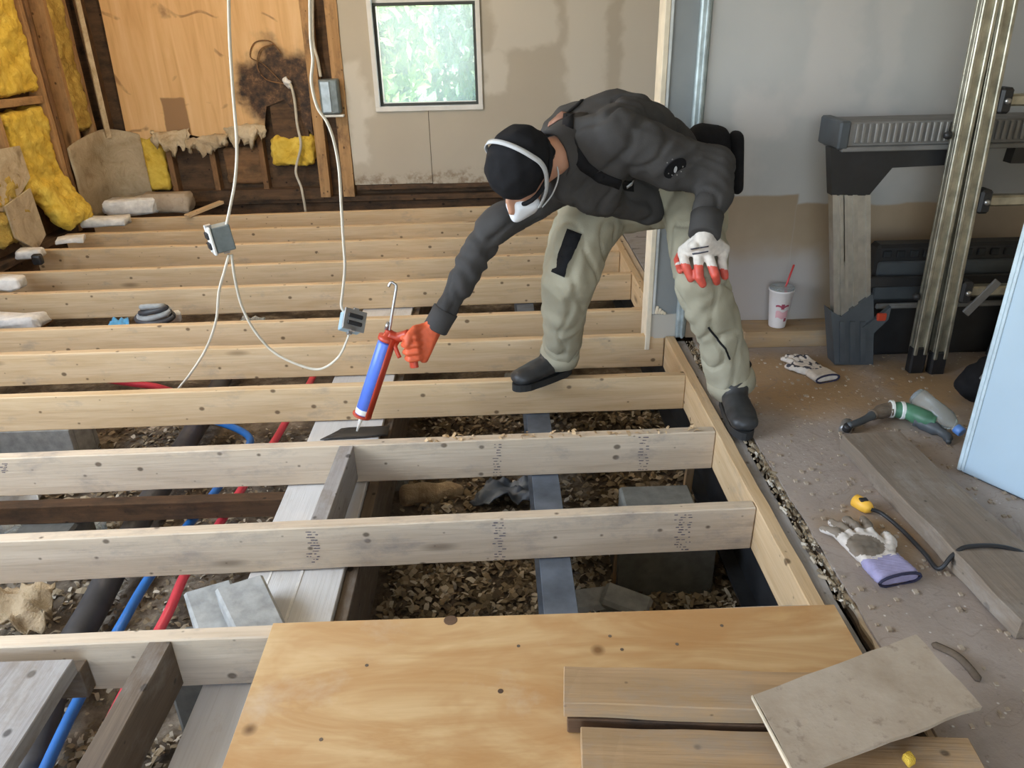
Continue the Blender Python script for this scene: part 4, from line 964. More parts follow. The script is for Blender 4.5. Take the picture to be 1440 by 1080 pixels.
# ---- power tool, bottle, canister near the door
e = empty('angle_tool', atz(1270, 592), 'black and green corded hand tool lying on the floor', 'power tool')
T_ = lambda a, b, z: atz(a, b, z)
def tl(name, pts, r, mat, par=None, n=5): 
    bm = B(); pp_ = smoothpath(pts, n); rr = r if not isinstance(r, list) else [r[min(int(i/(len(pp_)-1)*(len(r)-1)+.5), len(r)-1)] for i in range(len(pp_))]
    tube(bm, pp_, rr, 14); return mk(name, bm, mat, par or e, True)
hd = tl('tool_head', [T_(1190, 604, .012), T_(1193, 599, .03)], .014, 'black_plastic')
tl('blade', [T_(1188, 606, .006), T_(1192, 596, .006)], .020, 'steel', hd)
tl('neck', [T_(1193, 599, .028), T_(1212, 592, .03), T_(1228, 583, .032)], [.011, .012, .014], 'dark_plastic')
bd_ = tl('collar', [T_(1226, 584, .03), T_(1245, 577, .034), T_(1254, 576, .036)], [.018, .024, .026], 'old_wood')
for k, (a, b) in enumerate(((1251, 575), (1266, 577))): tl('ring', [T_(a, b, .036), T_(a+5, b+.3, .036)], .0300, 'nozzle', bd_)
tl('body', [T_(1252, 576, .035), T_(1275, 578, .036), T_(1298, 588, .036), T_(1316, 594, .034)], [.026, .028, .030, .024], 'green')
tl('grip', [T_(1285, 592, .025), T_(1305, 598, .022), T_(1330, 612, .016), T_(1334, 622, .012)], [.016, .022, .014, .008], 'dark_plastic')
e = empty('plastic_bottle', atz(1318, 580), 'clear plastic bottle with a blue cap lying by the hand tool', 'bottle')
a, b = T_(1288, 556, .075), T_(1345, 602, .035); d_ = (b-a); Lb = d_.length
bm = B(); lathe(bm, [(.012, 0), (.030, .004), (.033, .02), (.031, Lb*.3), (.033, Lb*.5), (.033, Lb*.75), (.022, Lb*.9), (.013, Lb*.96), (.013, Lb)], a, d_, 20); mk('bottle_body', bm, 'clear', e, True)
bm = B(); lathe(bm, [(.016, 0), (.016, .022), (.013, .024)], b, d_, 16); mk('cap', bm, 'tape_blue', e, True)
e = empty('spray_can', atz(1352, 648), 'dark spray can standing behind the door slab edge', 'can')
p = V((1.44, 1.985, 0)); bm = B(); lathe(bm, [(.030, 0), (.032, .004), (.032, .10), (.026, .115)], p, seg=20); mk('can_body', bm, 'dark_plastic', e, True)
bm = B(); lathe(bm, [(.020, .115), (.020, .14), (.015, .145)], p, seg=16); mk('can_cap', bm, 'tape_blue', e, True)
e = empty('tool_bag', atz(1358, 560), 'black soft tool bag slumped in the corner behind the door slab', 'bag')
c = V((1.66, 2.33, 0)); lump('bag_body', [(c+V((0, 0, .07)), (.10, .08, .07)), (c+V((.12, .04, .10)), (.08, .08, .08))], 'black_cloth', e, .012, .02, 12)
bm = B(); tube(bm, smoothpath([c+V((-.06, -.06, .11)), c+V((-.02, -.07, .19)), c+V((.06, -.06, .20)), c+V((.11, -.04, .14))], 6), .010, 8); mk('bag_handle', bm, 'grey_deck', e, True)
# crumbs of rubble on the old floor
bm = B(); random.seed(5)
for k in range(420):
    x, y = random.uniform(.80, 1.55), random.uniform(1.0, 2.78); s = random.uniform(.0015, .005); box(bm, (x-s, y-s, 0), (x+s, y+s*random.uniform(1, 2), s), bevel=0)
o = tag(mk('floor_crumbs', bm, 'sheet'), 'plaster crumbs scattered over the dusty old floor', 'crumbs', kind='stuff')

# unseen bulb added above the frame to warm and brighten the far joists
lp = V((-1.5, 4.1, 2.06)); e = empty('added_ceiling_bulb', lp, 'added unseen warm bulb in a white ceiling holder to brighten the far joists', 'added lamp')
bm = B(); lathe(bm, [(.055, .26), (.055, .235), (.03, .22), (.022, .12), (.020, .115)], lp, seg=20); mk('lamp_holder', bm, 'white_frame', e, True)
t = NT('bulb_glow'); t.done((1, .85, .6), .3, **{'Emission Strength': 12.0}); t.p.inputs['Emission Color'].default_value = (1, .72, .42, 1); MT['bulb'] = t.m
bm = B(); lathe(bm, [(.004, 0), (.022, .01), (.031, .035), (.028, .06), (.014, .1), (.013, .12)], lp, seg=18); mk('bulb', bm, 'bulb', e, True)
d = bpy.data.lights.new('added_bulb_light', 'POINT'); d.energy = 34; d.color = (1, .84, .64); d.shadow_soft_size = .08
o = bpy.data.objects.new('added_bulb_light', d); COL.objects.link(o); o.location = lp+V((0, 0, -.12))

# ================================================================== OUTSIDE
def tree(x, y, h, r, mat, label, n, seed):
    random.seed(seed); e = empty('garden_tree', (x, y, -.6), label, 'tree')
    bm = B(); tube(bm, smoothpath([(x, y, -.6), (x+.05, y, h*.3), (x-.05, y+.1, h*.6), (x, y, h*.85)], 4), [.16]*6+[.10]*4+[.05]*3, 8); mk('trunk', bm, 'bark', e, True)
    bm = B()
    for _ in range(n):
        a = V((random.gauss(0, 1), random.gauss(0, 1), random.gauss(0, 1))).normalized()*(random.random()**.4)
        p = V((x+a.x*r, y+a.y*r*.8, h*.55+a.z*h*.6)); s = random.uniform(.05, .12)
        R = Euler((random.uniform(0, 6), random.uniform(0, 6), random.uniform(0, 6))).to_matrix()
        q = [bm.verts.new(p+R @ V(c)) for c in ((-s, 0, 0), (0, -s*.45, .01), (s, 0, 0), (0, s*.45, .01))]; bm.faces.new(q)
    mk('foliage', bm, mat, e)
tree(-1.7, 9.2, 1.9, 1.1, 'leaf', 'yellow-green leafy tree seen through the left half of the window', 5000, 1)
tree(.2, 10.6, 2.4, 1.5, 'leaf2', 'pale blue-green tree seen through the right half of the window', 6000, 2)
tree(-2.4, 14.2, 3.4, 2.2, 'leaf2', 'far pale green tree beyond the garden window', 6000, 3)
tree(2.2, 14.2, 3.4, 2.0, 'leaf', 'far yellow-green tree beyond the garden window', 5000, 4)

# ================================================================== PERSON bending over the joists
random.seed(21)
K = dict(ankR=(787, 503, 2.63), kneeR=(800, 392, 2.45), hipR=(842, 285, 2.64), ankL=(1030, 545, 2.35), kneeL=(985, 392, 2.27), hipL=(975, 272, 2.66),
         pelvis=(925, 262, 2.72), waist=(905, 222, 2.66), chest=(845, 205, 2.52), neckb=(800, 210, 2.40), neck=(775, 222, 2.33), head=(735, 240, 2.27),
         shL=(868, 190, 2.36), elbL=(1005, 236, 2.36), wrL=(992, 320, 2.215), shR=(785, 258, 2.46), elbR=(690, 322, 2.36), wrR=(618, 452, 2.30))
Jn = {k: aty(*v) for k, v in K.items()}
ps = empty('person', ((Jn['ankR'].x+Jn['ankL'].x)/2, 2.45, 0), 'person in dark grey jacket and black cap bending down with a caulking gun', 'person')
hu = V((-.52, -.66, .54)).normalized(); hf = V((-.36, -.30, -.88)); hf = (hf-hu*hf.dot(hu)).normalized(); hl = hu.cross(hf).normalized()   # crown, face, left
HR = Matrix((hl, hf, hu)).transposed(); HD = Jn['head']
def hp(l, f, u): return HD+hl*l+hf*f+hu*u
# --- body: one continuous skin surface (head, neck, trunk, arms, legs)
bm = B()
hull(bm, [(hp(0, -.012, .03), (.076, .094, .085), HR), (hp(0, .01, -.02), (.066, .078, .07), HR)])
hull(bm, [(hp(0, .03, -.03), (.060, .062, .05), HR), (hp(0, .062, -.098), (.028, .022, .018), HR)])
hull(bm, [(hp(0, .095, .012), .010), (hp(0, .118, -.028), .013), (hp(0, .098, -.034), .016)])
for s in (-1, 1):
    hull(bm, [(hp(s*.016, .098, -.036), .008), (hp(s*.01, .100, -.034), .009)])
    hull(bm, [(hp(s*.078, -.012, .012), (.008, .017, .016), HR), (hp(s*.080, -.006, -.022), (.007, .012, .012), HR)])
hull(bm, [(hp(-.022, .088, -.062), .008), (hp(.022, .088, -.062), .008)])
chain(bm, [(hp(0, -.02, -.05), .055), (Jn['neck'], .056), (Jn['neckb'], .065), (Jn['chest'], .10), (Jn['waist'], .10), (Jn['pelvis'], .105)])
hull(bm, [(Jn['shL'], .05), (Jn['shR'], .05), (Jn['chest'], .10)])
for s in 'LR':
    chain(bm, [(Jn['sh'+s], .048), (Jn['elb'+s], .032), (Jn['wr'+s], .020)])
    chain(bm, [(Jn['pelvis'], .10), (Jn['hip'+s], .085), (Jn['knee'+s], .052), (Jn['ank'+s], .036)])
body = link('body', remesh(bm, .009, 3), 'skin', ps, None, True)
for s in (-1, 1):
    bm = B(); hull(bm, [(hp(s*.031, .068, .008), .012)]); ey = mk('eye', bm, 'nozzle', ps, True)
    bm = B(); lathe(bm, [(.006, 0), (.0055, .0012)], hp(s*.031, .0792, .006), hf, 12); mk('iris', bm, 'hair', ey)
# --- jacket
def axis_rot(a, b):
    x = (V(b)-V(a)).normalized(); z = V((0, 0, 1)); z = (z-x*z.dot(x)).normalized(); return Matrix((x, z.cross(x), z)).transposed()
TR = axis_rot(Jn['pelvis'], Jn['chest'])
bm = B()
up3 = V((0, 0, 1))
upb = Jn['chest']+V((.05, .05, .035))
hull(bm, [(Jn['neckb']+V((.0, .0, .0)), (.06, .105, .095), TR), (upb, (.12, .185, .135), TR)])
hull(bm, [(Jn['neckb'], .085), (aty(800, 268, 2.36), .050), (aty(845, 285, 2.42), .055), (upb, .12)])
hull(bm, [(Jn['shL'], .07), (Jn['neckb'], .085), (aty(850, 275, 2.40), .05)])
hull(bm, [(upb, (.12, .185, .135), TR), (Jn['waist']+V((.02, .02, .025)), (.12, .175, .14), TR)])
hull(bm, [(Jn['waist']+V((.02, .02, .025)), (.12, .175, .14), TR), (Jn['pelvis']+V((.04, .02, .0)), (.10, .17, .13), TR)])
hull(bm, [(aty(802, 196, 2.52), .105), (upb, (.12, .185, .135), TR), (Jn['neckb'], .08)])
hull(bm, [(Jn['shL'], .082), (upb, (.10, .15, .12), TR)]); hull(bm, [(Jn['shR'], .078), (upb, (.10, .15, .12), TR)])
# left sleeve: wide upper sleeve sagging under the arm, narrower forearm
mL = Jn['shL'].lerp(Jn['elbL'], .55)
chain(bm, [(Jn['shL']+V((.0, 0, .0)), .086), (mL+V((-.01, -.01, -.022)), (.092, .082, .090)), (Jn['elbL']+V((-.015, 0, -.012)), .072)])
chain(bm, [(Jn['elbL']+V((.0, 0, .0)), .066), (Jn['elbL'].lerp(Jn['wrL'], .5)+V((.012, 0, 0)), .058), (Jn['elbL'].lerp(Jn['wrL'], .80), .044)])
# right sleeve
chain(bm, [(Jn['shR'], .076), (Jn['shR'].lerp(Jn['elbR'], .5), .066), (Jn['elbR'], .057), (Jn['elbR'].lerp(Jn['wrR'], .5), .050), (Jn['elbR'].lerp(Jn['wrR'], .88), .040)])
# hanging front hem
hull(bm, [(aty(850, 292, 2.50), (.09, .05, .03)), (aty(905, 300, 2.56), (.07, .06, .04)), (Jn['waist'], .10), (aty(830, 262, 2.44), .05)])
def fold(c):
    d = 0.0
    q_ = noise.noise(V((c.x*8+c.z*7, c.y*8, c.z*9-c.x*4))); d += .012*q_-.010*max(0, .14-abs(noise.noise(c*8+V((5, 2, 9)))))/.14+.004*noise.noise(c*24)
    for a, b, q in (('elbR', 'wrR', 46), ('shL', 'elbL', 30), ('elbL', 'wrL', 46)):
        A, Bq = Jn[a], Jn[b]; u = (c-A).dot(Bq-A)/(Bq-A).length_squared
        dist = (c-(A+(Bq-A)*max(0, min(1, u)))).length
        if -.15 < u < 1.05 and dist < .11: d += .0030*math.sin(u*q*.8+9*noise.noise(c*7))*(1-abs(u-.45))*max(0, .4+1.6*noise.noise(c*6+V((3, 1, 2))))
    return d
jk = link('jacket', remesh(bm, .0085, 7, fold), 'jacket', ps, None, True)
# cuffs, collar
for s, r in (('R', .041), ('L', .047)):
    d = (Jn['wr'+s]-Jn['elb'+s]).normalized(); bm = B(); lathe(bm, [(r*.8, -.045), (r*1.04, -.042), (r*1.0, -.012), (r*1.0, .026), (r*.93, .030), (r*.7, .028)], Jn['wr'+s], d, 22); mk('jacket_cuff', bm, 'jacket', jk, True)
nd = (Jn['head']-Jn['neckb']).normalized()
bm = B(); lathe(bm, [(.092, -.07), (.090, -.02), (.082, .04), (.078, .078), (.070, .076), (.068, .0)], Jn['neckb'], nd, 26)
for v in bm.verts: v.co += V((1, 1, 1))*.006*noise.noise(v.co*22)
mk('collar', bm, 'jacket', jk, True)
bvh = BVHTree.FromPolygons([wmat(jk) @ v.co for v in jk.data.vertices], [list(p.vertices) for p in jk.data.polygons])
def onj(px, py, off=.003, tree=None):
    d = ray(px, py).normalized(); h = (tree or bvh).ray_cast(CAMP, d)
    if h[0] is None: return None, None
    return h[0]+h[1]*off, h[1]
def strip(name, px, wd, mat, par, off=.004, thick=.003, tree=None):
    """ribbon laid on the cloth"""
    L_ = []
    for a, b in zip(px, px[1:]):
        for k in range(5): L_.append((a[0]+(b[0]-a[0])*k/5, a[1]+(b[1]-a[1])*k/5))
    L_.append(px[-1]); P_ = [onj(*q, off, tree) for q in L_]; P_ = [p for p in P_ if p[0] is not None]
    if len(P_) < 3: return None
    bm = B(); prev = None
    for i, (p, n) in enumerate(P_):
        d = (P_[min(i+1, len(P_)-1)][0]-P_[max(i-1, 0)][0]).normalized(); s = n.cross(d).normalized()
        cur = [bm.verts.new(p+s*wd/2), bm.verts.new(p-s*wd/2), bm.verts.new(p-s*wd/2-n*thick), bm.verts.new(p+s*wd/2-n*thick)]
        if prev:
            for k in range(4): bm.faces.new((prev[k], prev[(k+1) % 4], cur[(k+1) % 4], cur[k]))
        else: bm.faces.new(cur[::-1])
        prev = cur
    bm.faces.new(prev); bmesh.ops.recalc_face_normals(bm, faces=bm.faces[:]); return mk(name, bm, mat, par, True)
strip('shoulder_strap', [(800, 160), (798, 185), (806, 210), (822, 234), (845, 250), (872, 259), (890, 262)], .034, 'black_cloth', jk)
strip('back_seam', [(825, 135), (810, 150), (795, 162)], .010, 'black_cloth', jk)
strip('back_patch', [(772, 176), (783, 168), (796, 160)], .034, 'patch_brown', jk)
strip('buckle', [(880, 262), (888, 256)], .016, 'strap_grey', jk, .007)
def decal(name, px, py, r, mat, off, el=1.0):
    p, n = onj(px, py, off)
    if p is None: return
    x = n.orthogonal().normalized(); x = (V((1, 0, 0))-n*n.x).normalized(); y = n.cross(x); bm = B(); lathe(bm, [(r, 0), (r*.97, .002)], (0, 0, 0), (0, 0, 1), 20)
    for v in bm.verts: v.co = p+x*v.co.x*el+y*v.co.y+n*(v.co.z-.001)
    mk(name, bm, mat, jk)
decal('sleeve_badge', 948, 235, .037, 'black_cloth', .006); decal('badge_emblem', 948, 236, .011, 'strap_grey', .009, .42)
for k in range(10):
    a = k*2*PI/10; decal('badge_letter', 948+11*math.cos(a), 235+10*math.sin(a), .0020, 'grey_deck', .009)
# pouch on the back of the belt
pc = aty(1008, 205, 2.82)
bm = B(); hull(bm, [(aty(985, 195, 2.80), (.05, .07, .055)), (aty(1012, 205, 2.82), (.04, .07, .07)), (aty(1010, 250, 2.80), (.04, .06, .06)), (Jn['pelvis']+V((.08, .04, .03)), .06)])
pou = link('belt_pouch', remesh(bm, .010, 4), 'black_cloth', ps, None, True)
bm = B(); hull(bm, [(aty(1035, 195, 2.80), (.026, .055, .03)), (aty(1036, 262, 2.80), (.022, .05, .03))]); link('pouch_pocket', remesh(bm, .008, 4), 'black_cloth', pou, None, True)
# --- trousers
bm = B()
hull(bm, [(Jn['pelvis']+V((0, 0, -.02)), .135), (Jn['hipR'], .115), (Jn['hipL'], .115)])
for s in 'RL':
    h, k_, a = Jn['hip'+s], Jn['knee'+s], Jn['ank'+s]; hem = k_.lerp(a, .90)+V((0, 0, -.005))
    if s == 'R': chain(bm, [(h, .125), (h.lerp(k_, .5)+V((-.01, 0, 0)), .118), (k_, .096), (k_.lerp(a, .5), .080), (hem, .068)])
    else: chain(bm, [(h, .118), (h.lerp(k_, .5), .10), (k_, .084), (k_.lerp(a, .5)+V((.01, 0, 0)), .080), (hem, .074)])
def tfold(c):
    d = .008*noise.noise(V((c.x*12, c.y*12, c.z*7)))+.004*noise.noise(c*24)-.009*max(0, .12-abs(noise.noise(V((c.x*9+c.z*3, c.y*9, c.z*6-c.x*5)))))/.12
    for s in 'RL':
        k_, a = Jn['knee'+s], Jn['ank'+s]; u = (c-k_).dot(a-k_)/(a-k_).length_squared
        if -.3 < u < 1.1 and (c-k_.lerp(a, max(0, min(1, u)))).length < .13: d += .0025*math.sin(u*20+c.x*40+5*noise.noise(c*8))*max(0, 1-abs(u-.4))
    return d
trs = link('trousers', remesh(bm, .009, 5, tfold), 'trouser', ps, None, True)
tb = BVHTree.FromPolygons([wmat(trs) @ v.co for v in trs.data.vertices], [list(p.vertices) for p in trs.data.polygons])
strip('thigh_panel', [(808, 326), (801, 345), (793, 365), (785, 386)], .052, 'black_cloth', trs, .005, tree=tb)
strip('side_seam', [(996, 460), (1008, 475), (1020, 490), (1026, 505)], .006, 'black_cloth', trs, .004, tree=tb)
for s in 'RL':
    a, k_ = Jn['ank'+s], Jn['knee'+s]; d = (a-k_).normalized(); hem = k_.lerp(a, .93); r = .068 if s == 'R' else .074
    bm = B(); lathe(bm, [(r*.8, -.03), (r*1.06, -.028), (r*1.10, .0), (r*1.07, .026), (r*.98, .030), (r*.8, .02)], hem, d, 26)
    for v in bm.verts: v.co += (v.co-hem).normalized()*.006*noise.noise(v.co*26)
    mk('turn_up', bm, 'trouser', trs, True)
# --- boots
def boot(heel, toe, ank, z0):
    heel, toe = V(heel), V(toe); d = (toe-heel); d.z = 0; Lf = d.length; d.normalize(); s = V((-d.y, d.x, 0)); P = lambda f, l, h: V((heel.x, heel.y, z0))+d*(f*Lf)+s*l+V((0, 0, h))
    R = Matrix((d, s, V((0, 0, 1)))).transposed()
    bm = B()
    hull(bm, [(P(.12, 0, .055), (.035, .037, .032), R), (P(.12, 0, .12), (.042, .042, .03), R), (V((ank.x, ank.y, z0+.15)), .046), (P(.42, 0, .065), (.04, .044, .038), R)])
    hull(bm, [(P(.12, 0, .052), (.035, .036, .028), R), (P(.42, 0, .062), (.04, .044, .04), R), (P(.70, 0, .052), (.04, .050, .032), R)])
    hull(bm, [(P(.64, 0, .052), (.04, .050, .034), R), (P(.86, 0, .048), (.040, .047, .030), R)])
    b_ = link('boot', remesh(bm, .006, 3, lambda c: .002*noise.noise(c*30)), 'boot', ps, None, True)
    bm = B(); out = []
    for k in range(28):
        a = k/28*2*PI; f, l = math.cos(a), math.sin(a); wd = .046+.008*max(0, f); out.append(P(.5+.5*f, l*wd*(1-.12*(abs(f) < .5)), .001))
    prism(bm, out, (0, 0, .026)); mk('sole', bm, 'sole', b_)
    for k in range(5):
        f = .34+.055*k; h = .118-.010*k; bm = B(); tube(bm, smoothpath([P(f, -.022, h-.010), P(f+.012, 0, h+.004), P(f+.004, .022, h-.010)], 4), .0030, 6); mk('lace', bm, 'sole', b_, True)
    bm = B(); tube(bm, [V((ank.x, ank.y, z0+.158))+.046*V((math.cos(k/16*2*PI), math.sin(k/16*2*PI), 0)) for k in range(17)], .008, 6, False); mk('boot_collar', bm, 'black_cloth', b_, True)
    return b_
zb_ = .001
boot(atz(803, 522), atz(722, 551), Jn['ankR']+V((.0, -.0, 0)), zb_)
boot(V((.79, 2.40, 0)), V((.770, 2.10, 0)), Jn['ankL'], zb_)
# --- cap, hair, mask
bm = B(); prof = []
hull(bm, [(hp(0, -.010, .036), (.094, .112, .096), HR)])
bmesh.ops.bisect_plane(bm, geom=bm.verts[:]+bm.edges[:]+bm.faces[:], plane_co=hp(0, .0, -.008), plane_no=(hu+hf*.22).normalized(), clear_inner=True)
bmesh.ops.holes_fill(bm, edges=bm.edges[:])
hull(bm, [(hp(.0, -.075, -.025), (.066, .035, .04), HR), (hp(0, -.055, .03), (.08, .06, .05), HR)])
cap = link('cap', remesh(bm, .006, 5, lambda c: .003*noise.noise(c*22)), 'black_cloth', ps, None, True)
bm = B(); tube(bm, [hp(.088*math.cos(k/28*2*PI), -.010+.104*math.sin(k/28*2*PI), -.004-.022*math.sin(k/28*2*PI)) for k in range(29)], .007, 10, False, 1.0); mk('cap_band', bm, 'black_cloth', cap, True)
bm = B()
hull(bm, [(hp(0, -.070, -.05), (.060, .03, .03), HR), (hp(0, -.06, .01), (.075, .045, .03), HR)]); link('hair', remesh(bm, .006, 2, lambda c: .003*noise.noise(c*60)), 'hair', ps, None, True)
bm = B(); hull(bm, [(hp(0, .095, -.045), (.040, .022, .040), HR), (hp(0, .118, -.055), (.020, .022, .022), HR), (hp(0, .075, -.088), (.038, .026, .018), HR), (hp(.04, .07, -.055), .022), (hp(-.04, .07, -.055), .022)])
mask = link('dust_mask', remesh(bm, .005, 4), 'mask', ps, None, True)
cb_ = BVHTree.FromPolygons([wmat(cap) @ v.co for v in cap.data.vertices], [list(p.vertices) for p in cap.data.polygons])
# elastic: over the crown, and behind the jaw
def band(pts, wd, name):
    bm = B(); P_ = smoothpath(pts, 6); prev = None
    for i, p in enumerate(P_):
        d = (P_[min(i+1, len(P_)-1)]-P_[max(i-1, 0)]).normalized(); n = (p-HD).normalized(); s = n.cross(d).normalized()
        cur = [bm.verts.new(p+s*wd/2+n*.002), bm.verts.new(p-s*wd/2+n*.002), bm.verts.new(p-s*wd/2-n*.002), bm.verts.new(p+s*wd/2-n*.002)]
        if prev:
            for k in range(4): bm.faces.new((prev[k], prev[(k+1) % 4], cur[(k+1) % 4], cur[k]))
        prev = cur
    bmesh.ops.recalc_face_normals(bm, faces=bm.faces[:]); mk(name, bm, 'strap_grey', mask, True)
c0 = hp(0, -.012, .035)
def cr_(a, tilt=.10):   # arc over the cap, ear to ear
    d = hl*math.cos(a)*.101+(hu*math.cos(tilt)-hf*math.sin(tilt))*math.sin(a)*.103
    return c0+d
band([hp(.062, .075, -.06), hp(.084, .035, -.03), hp(.098, -.0, .02)]+[cr_(a) for a in (.25, .6, 1.0, 1.4, 1.8, 2.2, 2.6, 2.9)]+[hp(-.098, 0, .02), hp(-.084, .035, -.03), hp(-.062, .075, -.06)], .014, 'mask_strap')
band([hp(.060, .07, -.075), hp(.080, .02, -.070), hp(.074, -.04, -.06), hp(.0, -.10, -.05), hp(-.074, -.04, -.06), hp(-.080, .02, -.07), hp(-.060, .07, -.075)], .008, 'mask_strap')

# --- caulking gun
T0 = atz(502, 606, .004); T1 = aty(547, 468, 2.27); ga = (T1-T0).normalized(); LG = (T1-T0).length
gu = V((1, 0, -.35)); gu = (gu-ga*gu.dot(ga)).normalized(); gs = ga.cross(gu)            # towards the handle
gun = empty('caulking_gun', T0, 'red caulking gun with a blue cartridge held in the orange glove', 'caulking gun')
G_ = lambda t_, u=0.0, s=0.0: T0+ga*(t_*LG)+gu*u+gs*s
bm = B(); lathe(bm, [(.003, 0), (.009, LG*.17), (.011, LG*.18)], T0, ga, 14); noz = mk('nozzle', bm, 'nozzle', gun, True)
bm = B(); lathe(bm, [(.014, LG*.175), (.0255, LG*.185), (.0255, LG*.90), (.023, LG*.91)], T0, ga, 24); ct = mk('cartridge', bm, 'tube_blue', gun, True)
bm = B(); lathe(bm, [(.0258, LG*.19), (.0260, LG*.20), (.0260, LG*.235), (.0258, LG*.24)], T0, ga, 24); mk('cartridge_band', bm, 'nozzle', ct, True)
bm = B(); G2 = []
for i in range(9):
    a = PI*.62+1.5*i/8; r = []
    for t_ in (.24, .86): r.append(bm.verts.new(G_(t_)+(gu*math.cos(a)+gs*math.sin(a)*1)*.0263))
    G2.append(r)
for i in range(8): bm.faces.new((G2[i][0], G2[i+1][0], G2[i+1][1], G2[i][1]))
mk('cartridge_label', bm, 'tube_light', ct, True)
bm = B()
def halfpipe(bm, t0, t1, r0, r1, a0, a1, n=12):
    R_ = []
    for i in range(n+1):
        a = a0+(a1-a0)*i/n; d = gu*math.cos(a)+gs*math.sin(a); R_.append([bm.verts.new(G_(t0)+d*r0), bm.verts.new(G_(t1)+d*r0), bm.verts.new(G_(t1)+d*r1), bm.verts.new(G_(t0)+d*r1)])
    for i in range(n):
        for k in range(4): bm.faces.new((R_[i][k], R_[i][(k+1) % 4], R_[i+1][(k+1) % 4], R_[i+1][k]))
    bm.faces.new(R_[0][::-1]); bm.faces.new(R_[-1]); bmesh.ops.recalc_face_normals(bm, faces=bm.faces[:])
halfpipe(bm, .17, .97, .0268, .0310, -1.15, 1.15); crd = mk('cradle', bm, 'gun_red', gun, True)
bm = B(); lathe(bm, [(.031, LG*.16), (.032, LG*.165), (.032, LG*.178), (.010, LG*.180)], T0, ga, 24); mk('front_plate', bm, 'gun_red', crd, True)
bm = B(); lathe(bm, [(.0285, LG*.925), (.0295, LG*.93), (.0295, LG*.965), (.016, LG*.97), (.013, LG*1.02), (.012, LG*1.025)], T0, ga, 24); mk('rear_housing', bm, 'gun_red', gun, True)
RT = aty(557, 405, 2.29)
rd = (RT-G_(1.0)).normalized(); bm = B(); hk = [RT+rd*.0, RT+rd*.010-gu*.006, RT+rd*.012-gu*.018, RT-rd*.004-gu*.024]
tube(bm, smoothpath([G_(.9), G_(1.0), G_(1.0).lerp(RT, .5)]+hk, 5), .0045, 8); mk('push_rod', bm, 'steel', gun, True)
H0 = G_(.985, .02); H1 = aty(582, 512, 2.245)
top = aty(575, 470, 2.26)
bm = B(); tube(bm, smoothpath([G_(.985, .0), G_(.985, .03), top], 4), .0165, 12); mk('handle_bridge', bm, 'gun_red', gun, True)
hd_ = (H1-top); bm = B(); tube(bm, smoothpath([top-hd_*.02, top+hd_*.5, H1, H1+hd_*.10], 4), .0125, 12, True, 1.4); mk('handle', bm, 'gun_red', gun, True)
bm = B(); tube(bm, smoothpath([G_(.95, .035), aty(556, 488, 2.25), aty(562, 503, 2.24)], 4), .007, 8); mk('trigger', bm, 'gun_red', gun, True)
bm = B(); tube(bm, [G_(1.02, -.012), G_(1.09, -.012)], .006, 8); mk('release_tab', bm, 'steel', gun, True)

# --- gloves on the hands
def fingers(bm, fs):
    for f in fs: chain(bm, f)
wr = Jn['wrR']; fd = (top+hd_*.35-wr).normalized()
camd = (CAMP-top).normalized()
bm = B()
pk0, pk1 = top+hd_*.02, top+hd_*.88          # along the handle
sd_ = (wr-top); sd_ = (sd_-hd_.normalized()*sd_.dot(hd_.normalized())).normalized()   # from handle to the wrist
fr = camd-hd_.normalized()*camd.dot(hd_.normalized()); fr = (fr-sd_*fr.dot(sd_)).normalized()  # towards the viewer
hull(bm, [(wr+fd*.012, .030), (wr+fd*.03, .030)])
hull(bm, [(wr+fd*.02, .029), (pk0+sd_*.036+fr*.006, .016), (pk1+sd_*.034+fr*.006, .015), (pk0.lerp(pk1, .5)+sd_*.038, .020)])
for i, u in enumerate((.06, .34, .62, .88)):
    c = pk0.lerp(pk1, u); ln = (1.0, 1.08, 1.02, .86)[i]
    fingers(bm, [[(c+sd_*.034+fr*.008, .0118), (c+sd_*.012+fr*.026*ln, .0112), (c-sd_*.016*ln+fr*.020, .0104), (c-sd_*.021*ln-fr*.004, .0094)]])
fingers(bm, [[(wr+fd*.045-fr*.004-hd_.normalized()*.012, .0150), (pk0+sd_*.018-hd_.normalized()*.018+fr*.016, .0128), (pk0-sd_*.006+fr*.024-hd_.normalized()*.004, .0118), (pk0-sd_*.014+fr*.026+hd_.normalized()*.020, .0105)]])
gr_ = link('right_glove', remesh(bm, .0034, 2, lambda c: .0009*noise.noise(c*90)), 'glove_orange', ps, None, True)
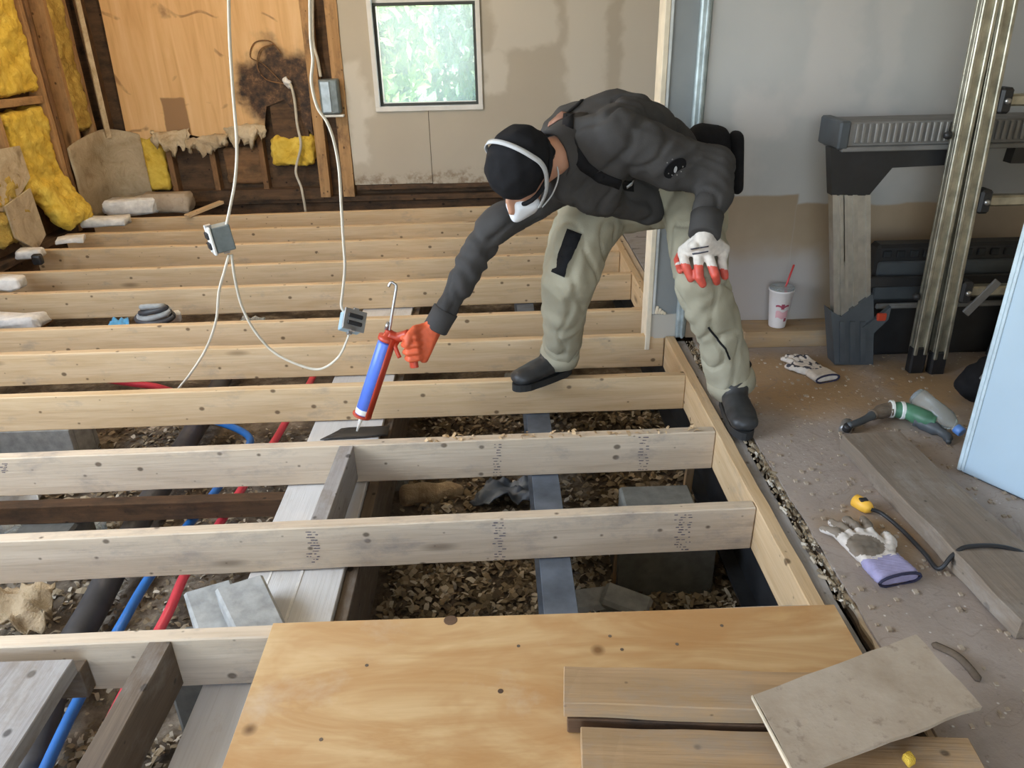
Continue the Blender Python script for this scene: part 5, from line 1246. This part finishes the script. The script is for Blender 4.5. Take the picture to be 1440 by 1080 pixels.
# left hand on the knee
wl_ = Jn['wrL']; kn = aty(985, 372, 2.17)
tips = [aty(975, 393, 2.165), aty(990, 399, 2.165), aty(1004, 396, 2.17), aty(1015, 388, 2.185)]
tbv = lambda q: onj(*q, .012, tb)[0]
kp = [(966, 366), (981, 368), (995, 367), (1008, 362)]; tp = [(973, 392), (988, 399), (1003, 397), (1016, 388)]; mp = [(968, 380), (984, 385), (999, 384), (1013, 376)]
bm = B()
def sf(q, off):
    p = onj(q[0], q[1], off, tb)[0]; return p if p is not None else aty(q[0], q[1], kn.y)
K0 = [sf(q, .030) for q in kp]; K1 = [sf(q, .029) for q in mp]; K2 = [sf(q, .014) for q in tp]
hull(bm, [(wl_-(kn-wl_)*.10, .033), (wl_+(kn-wl_)*.30, .031)])
hull(bm, [(wl_+(kn-wl_)*.30, .030)]+[(p+(wl_-kn).normalized()*.008, .0165) for p in K0])
for i in range(4): fingers(bm, [[(K0[i], .0155), (K1[i], .0140), (K2[i], .0118)]])
th = [wl_+(kn-wl_)*.45+V((-.026, -.004, 0)), sf((960, 358), .020), sf((956, 371), .016), sf((960, 382), .012)]
fingers(bm, [[(th[0], .015), (th[1], .0132), (th[2], .0122), (th[3], .0105)]])
gl_ = link('left_glove', remesh(bm, .0034, 2, lambda c: .0008*noise.noise(c*90)), ['glove_white', 'glove_red'], ps, None, True)
ax_ = (kn-wl_).normalized(); lim = min((p-wl_).dot(ax_) for p in K0)
for pg in gl_.data.polygons:
    c = wmat(gl_) @ pg.center; u = (c-wl_).dot(ax_)
    side = pg.normal.dot((CAMP-c).normalized())
    if u > lim+.056 or (c-th[2]).length < .024 or (c-th[3]).length < .02 or (u > lim+.03 and side < -.05): pg.material_index = 1
gb = BVHTree.FromPolygons([wmat(gl_) @ v.co for v in gl_.data.vertices], [list(p.vertices) for p in gl_.data.polygons])
strip('glove_stripe', [(972, 350), (984, 348), (996, 346)], .005, 'glove_black', gl_, .002, .001, gb); strip('glove_stripe', [(974, 357), (986, 355), (996, 353)], .005, 'glove_black', gl_, .002, .001, gb)
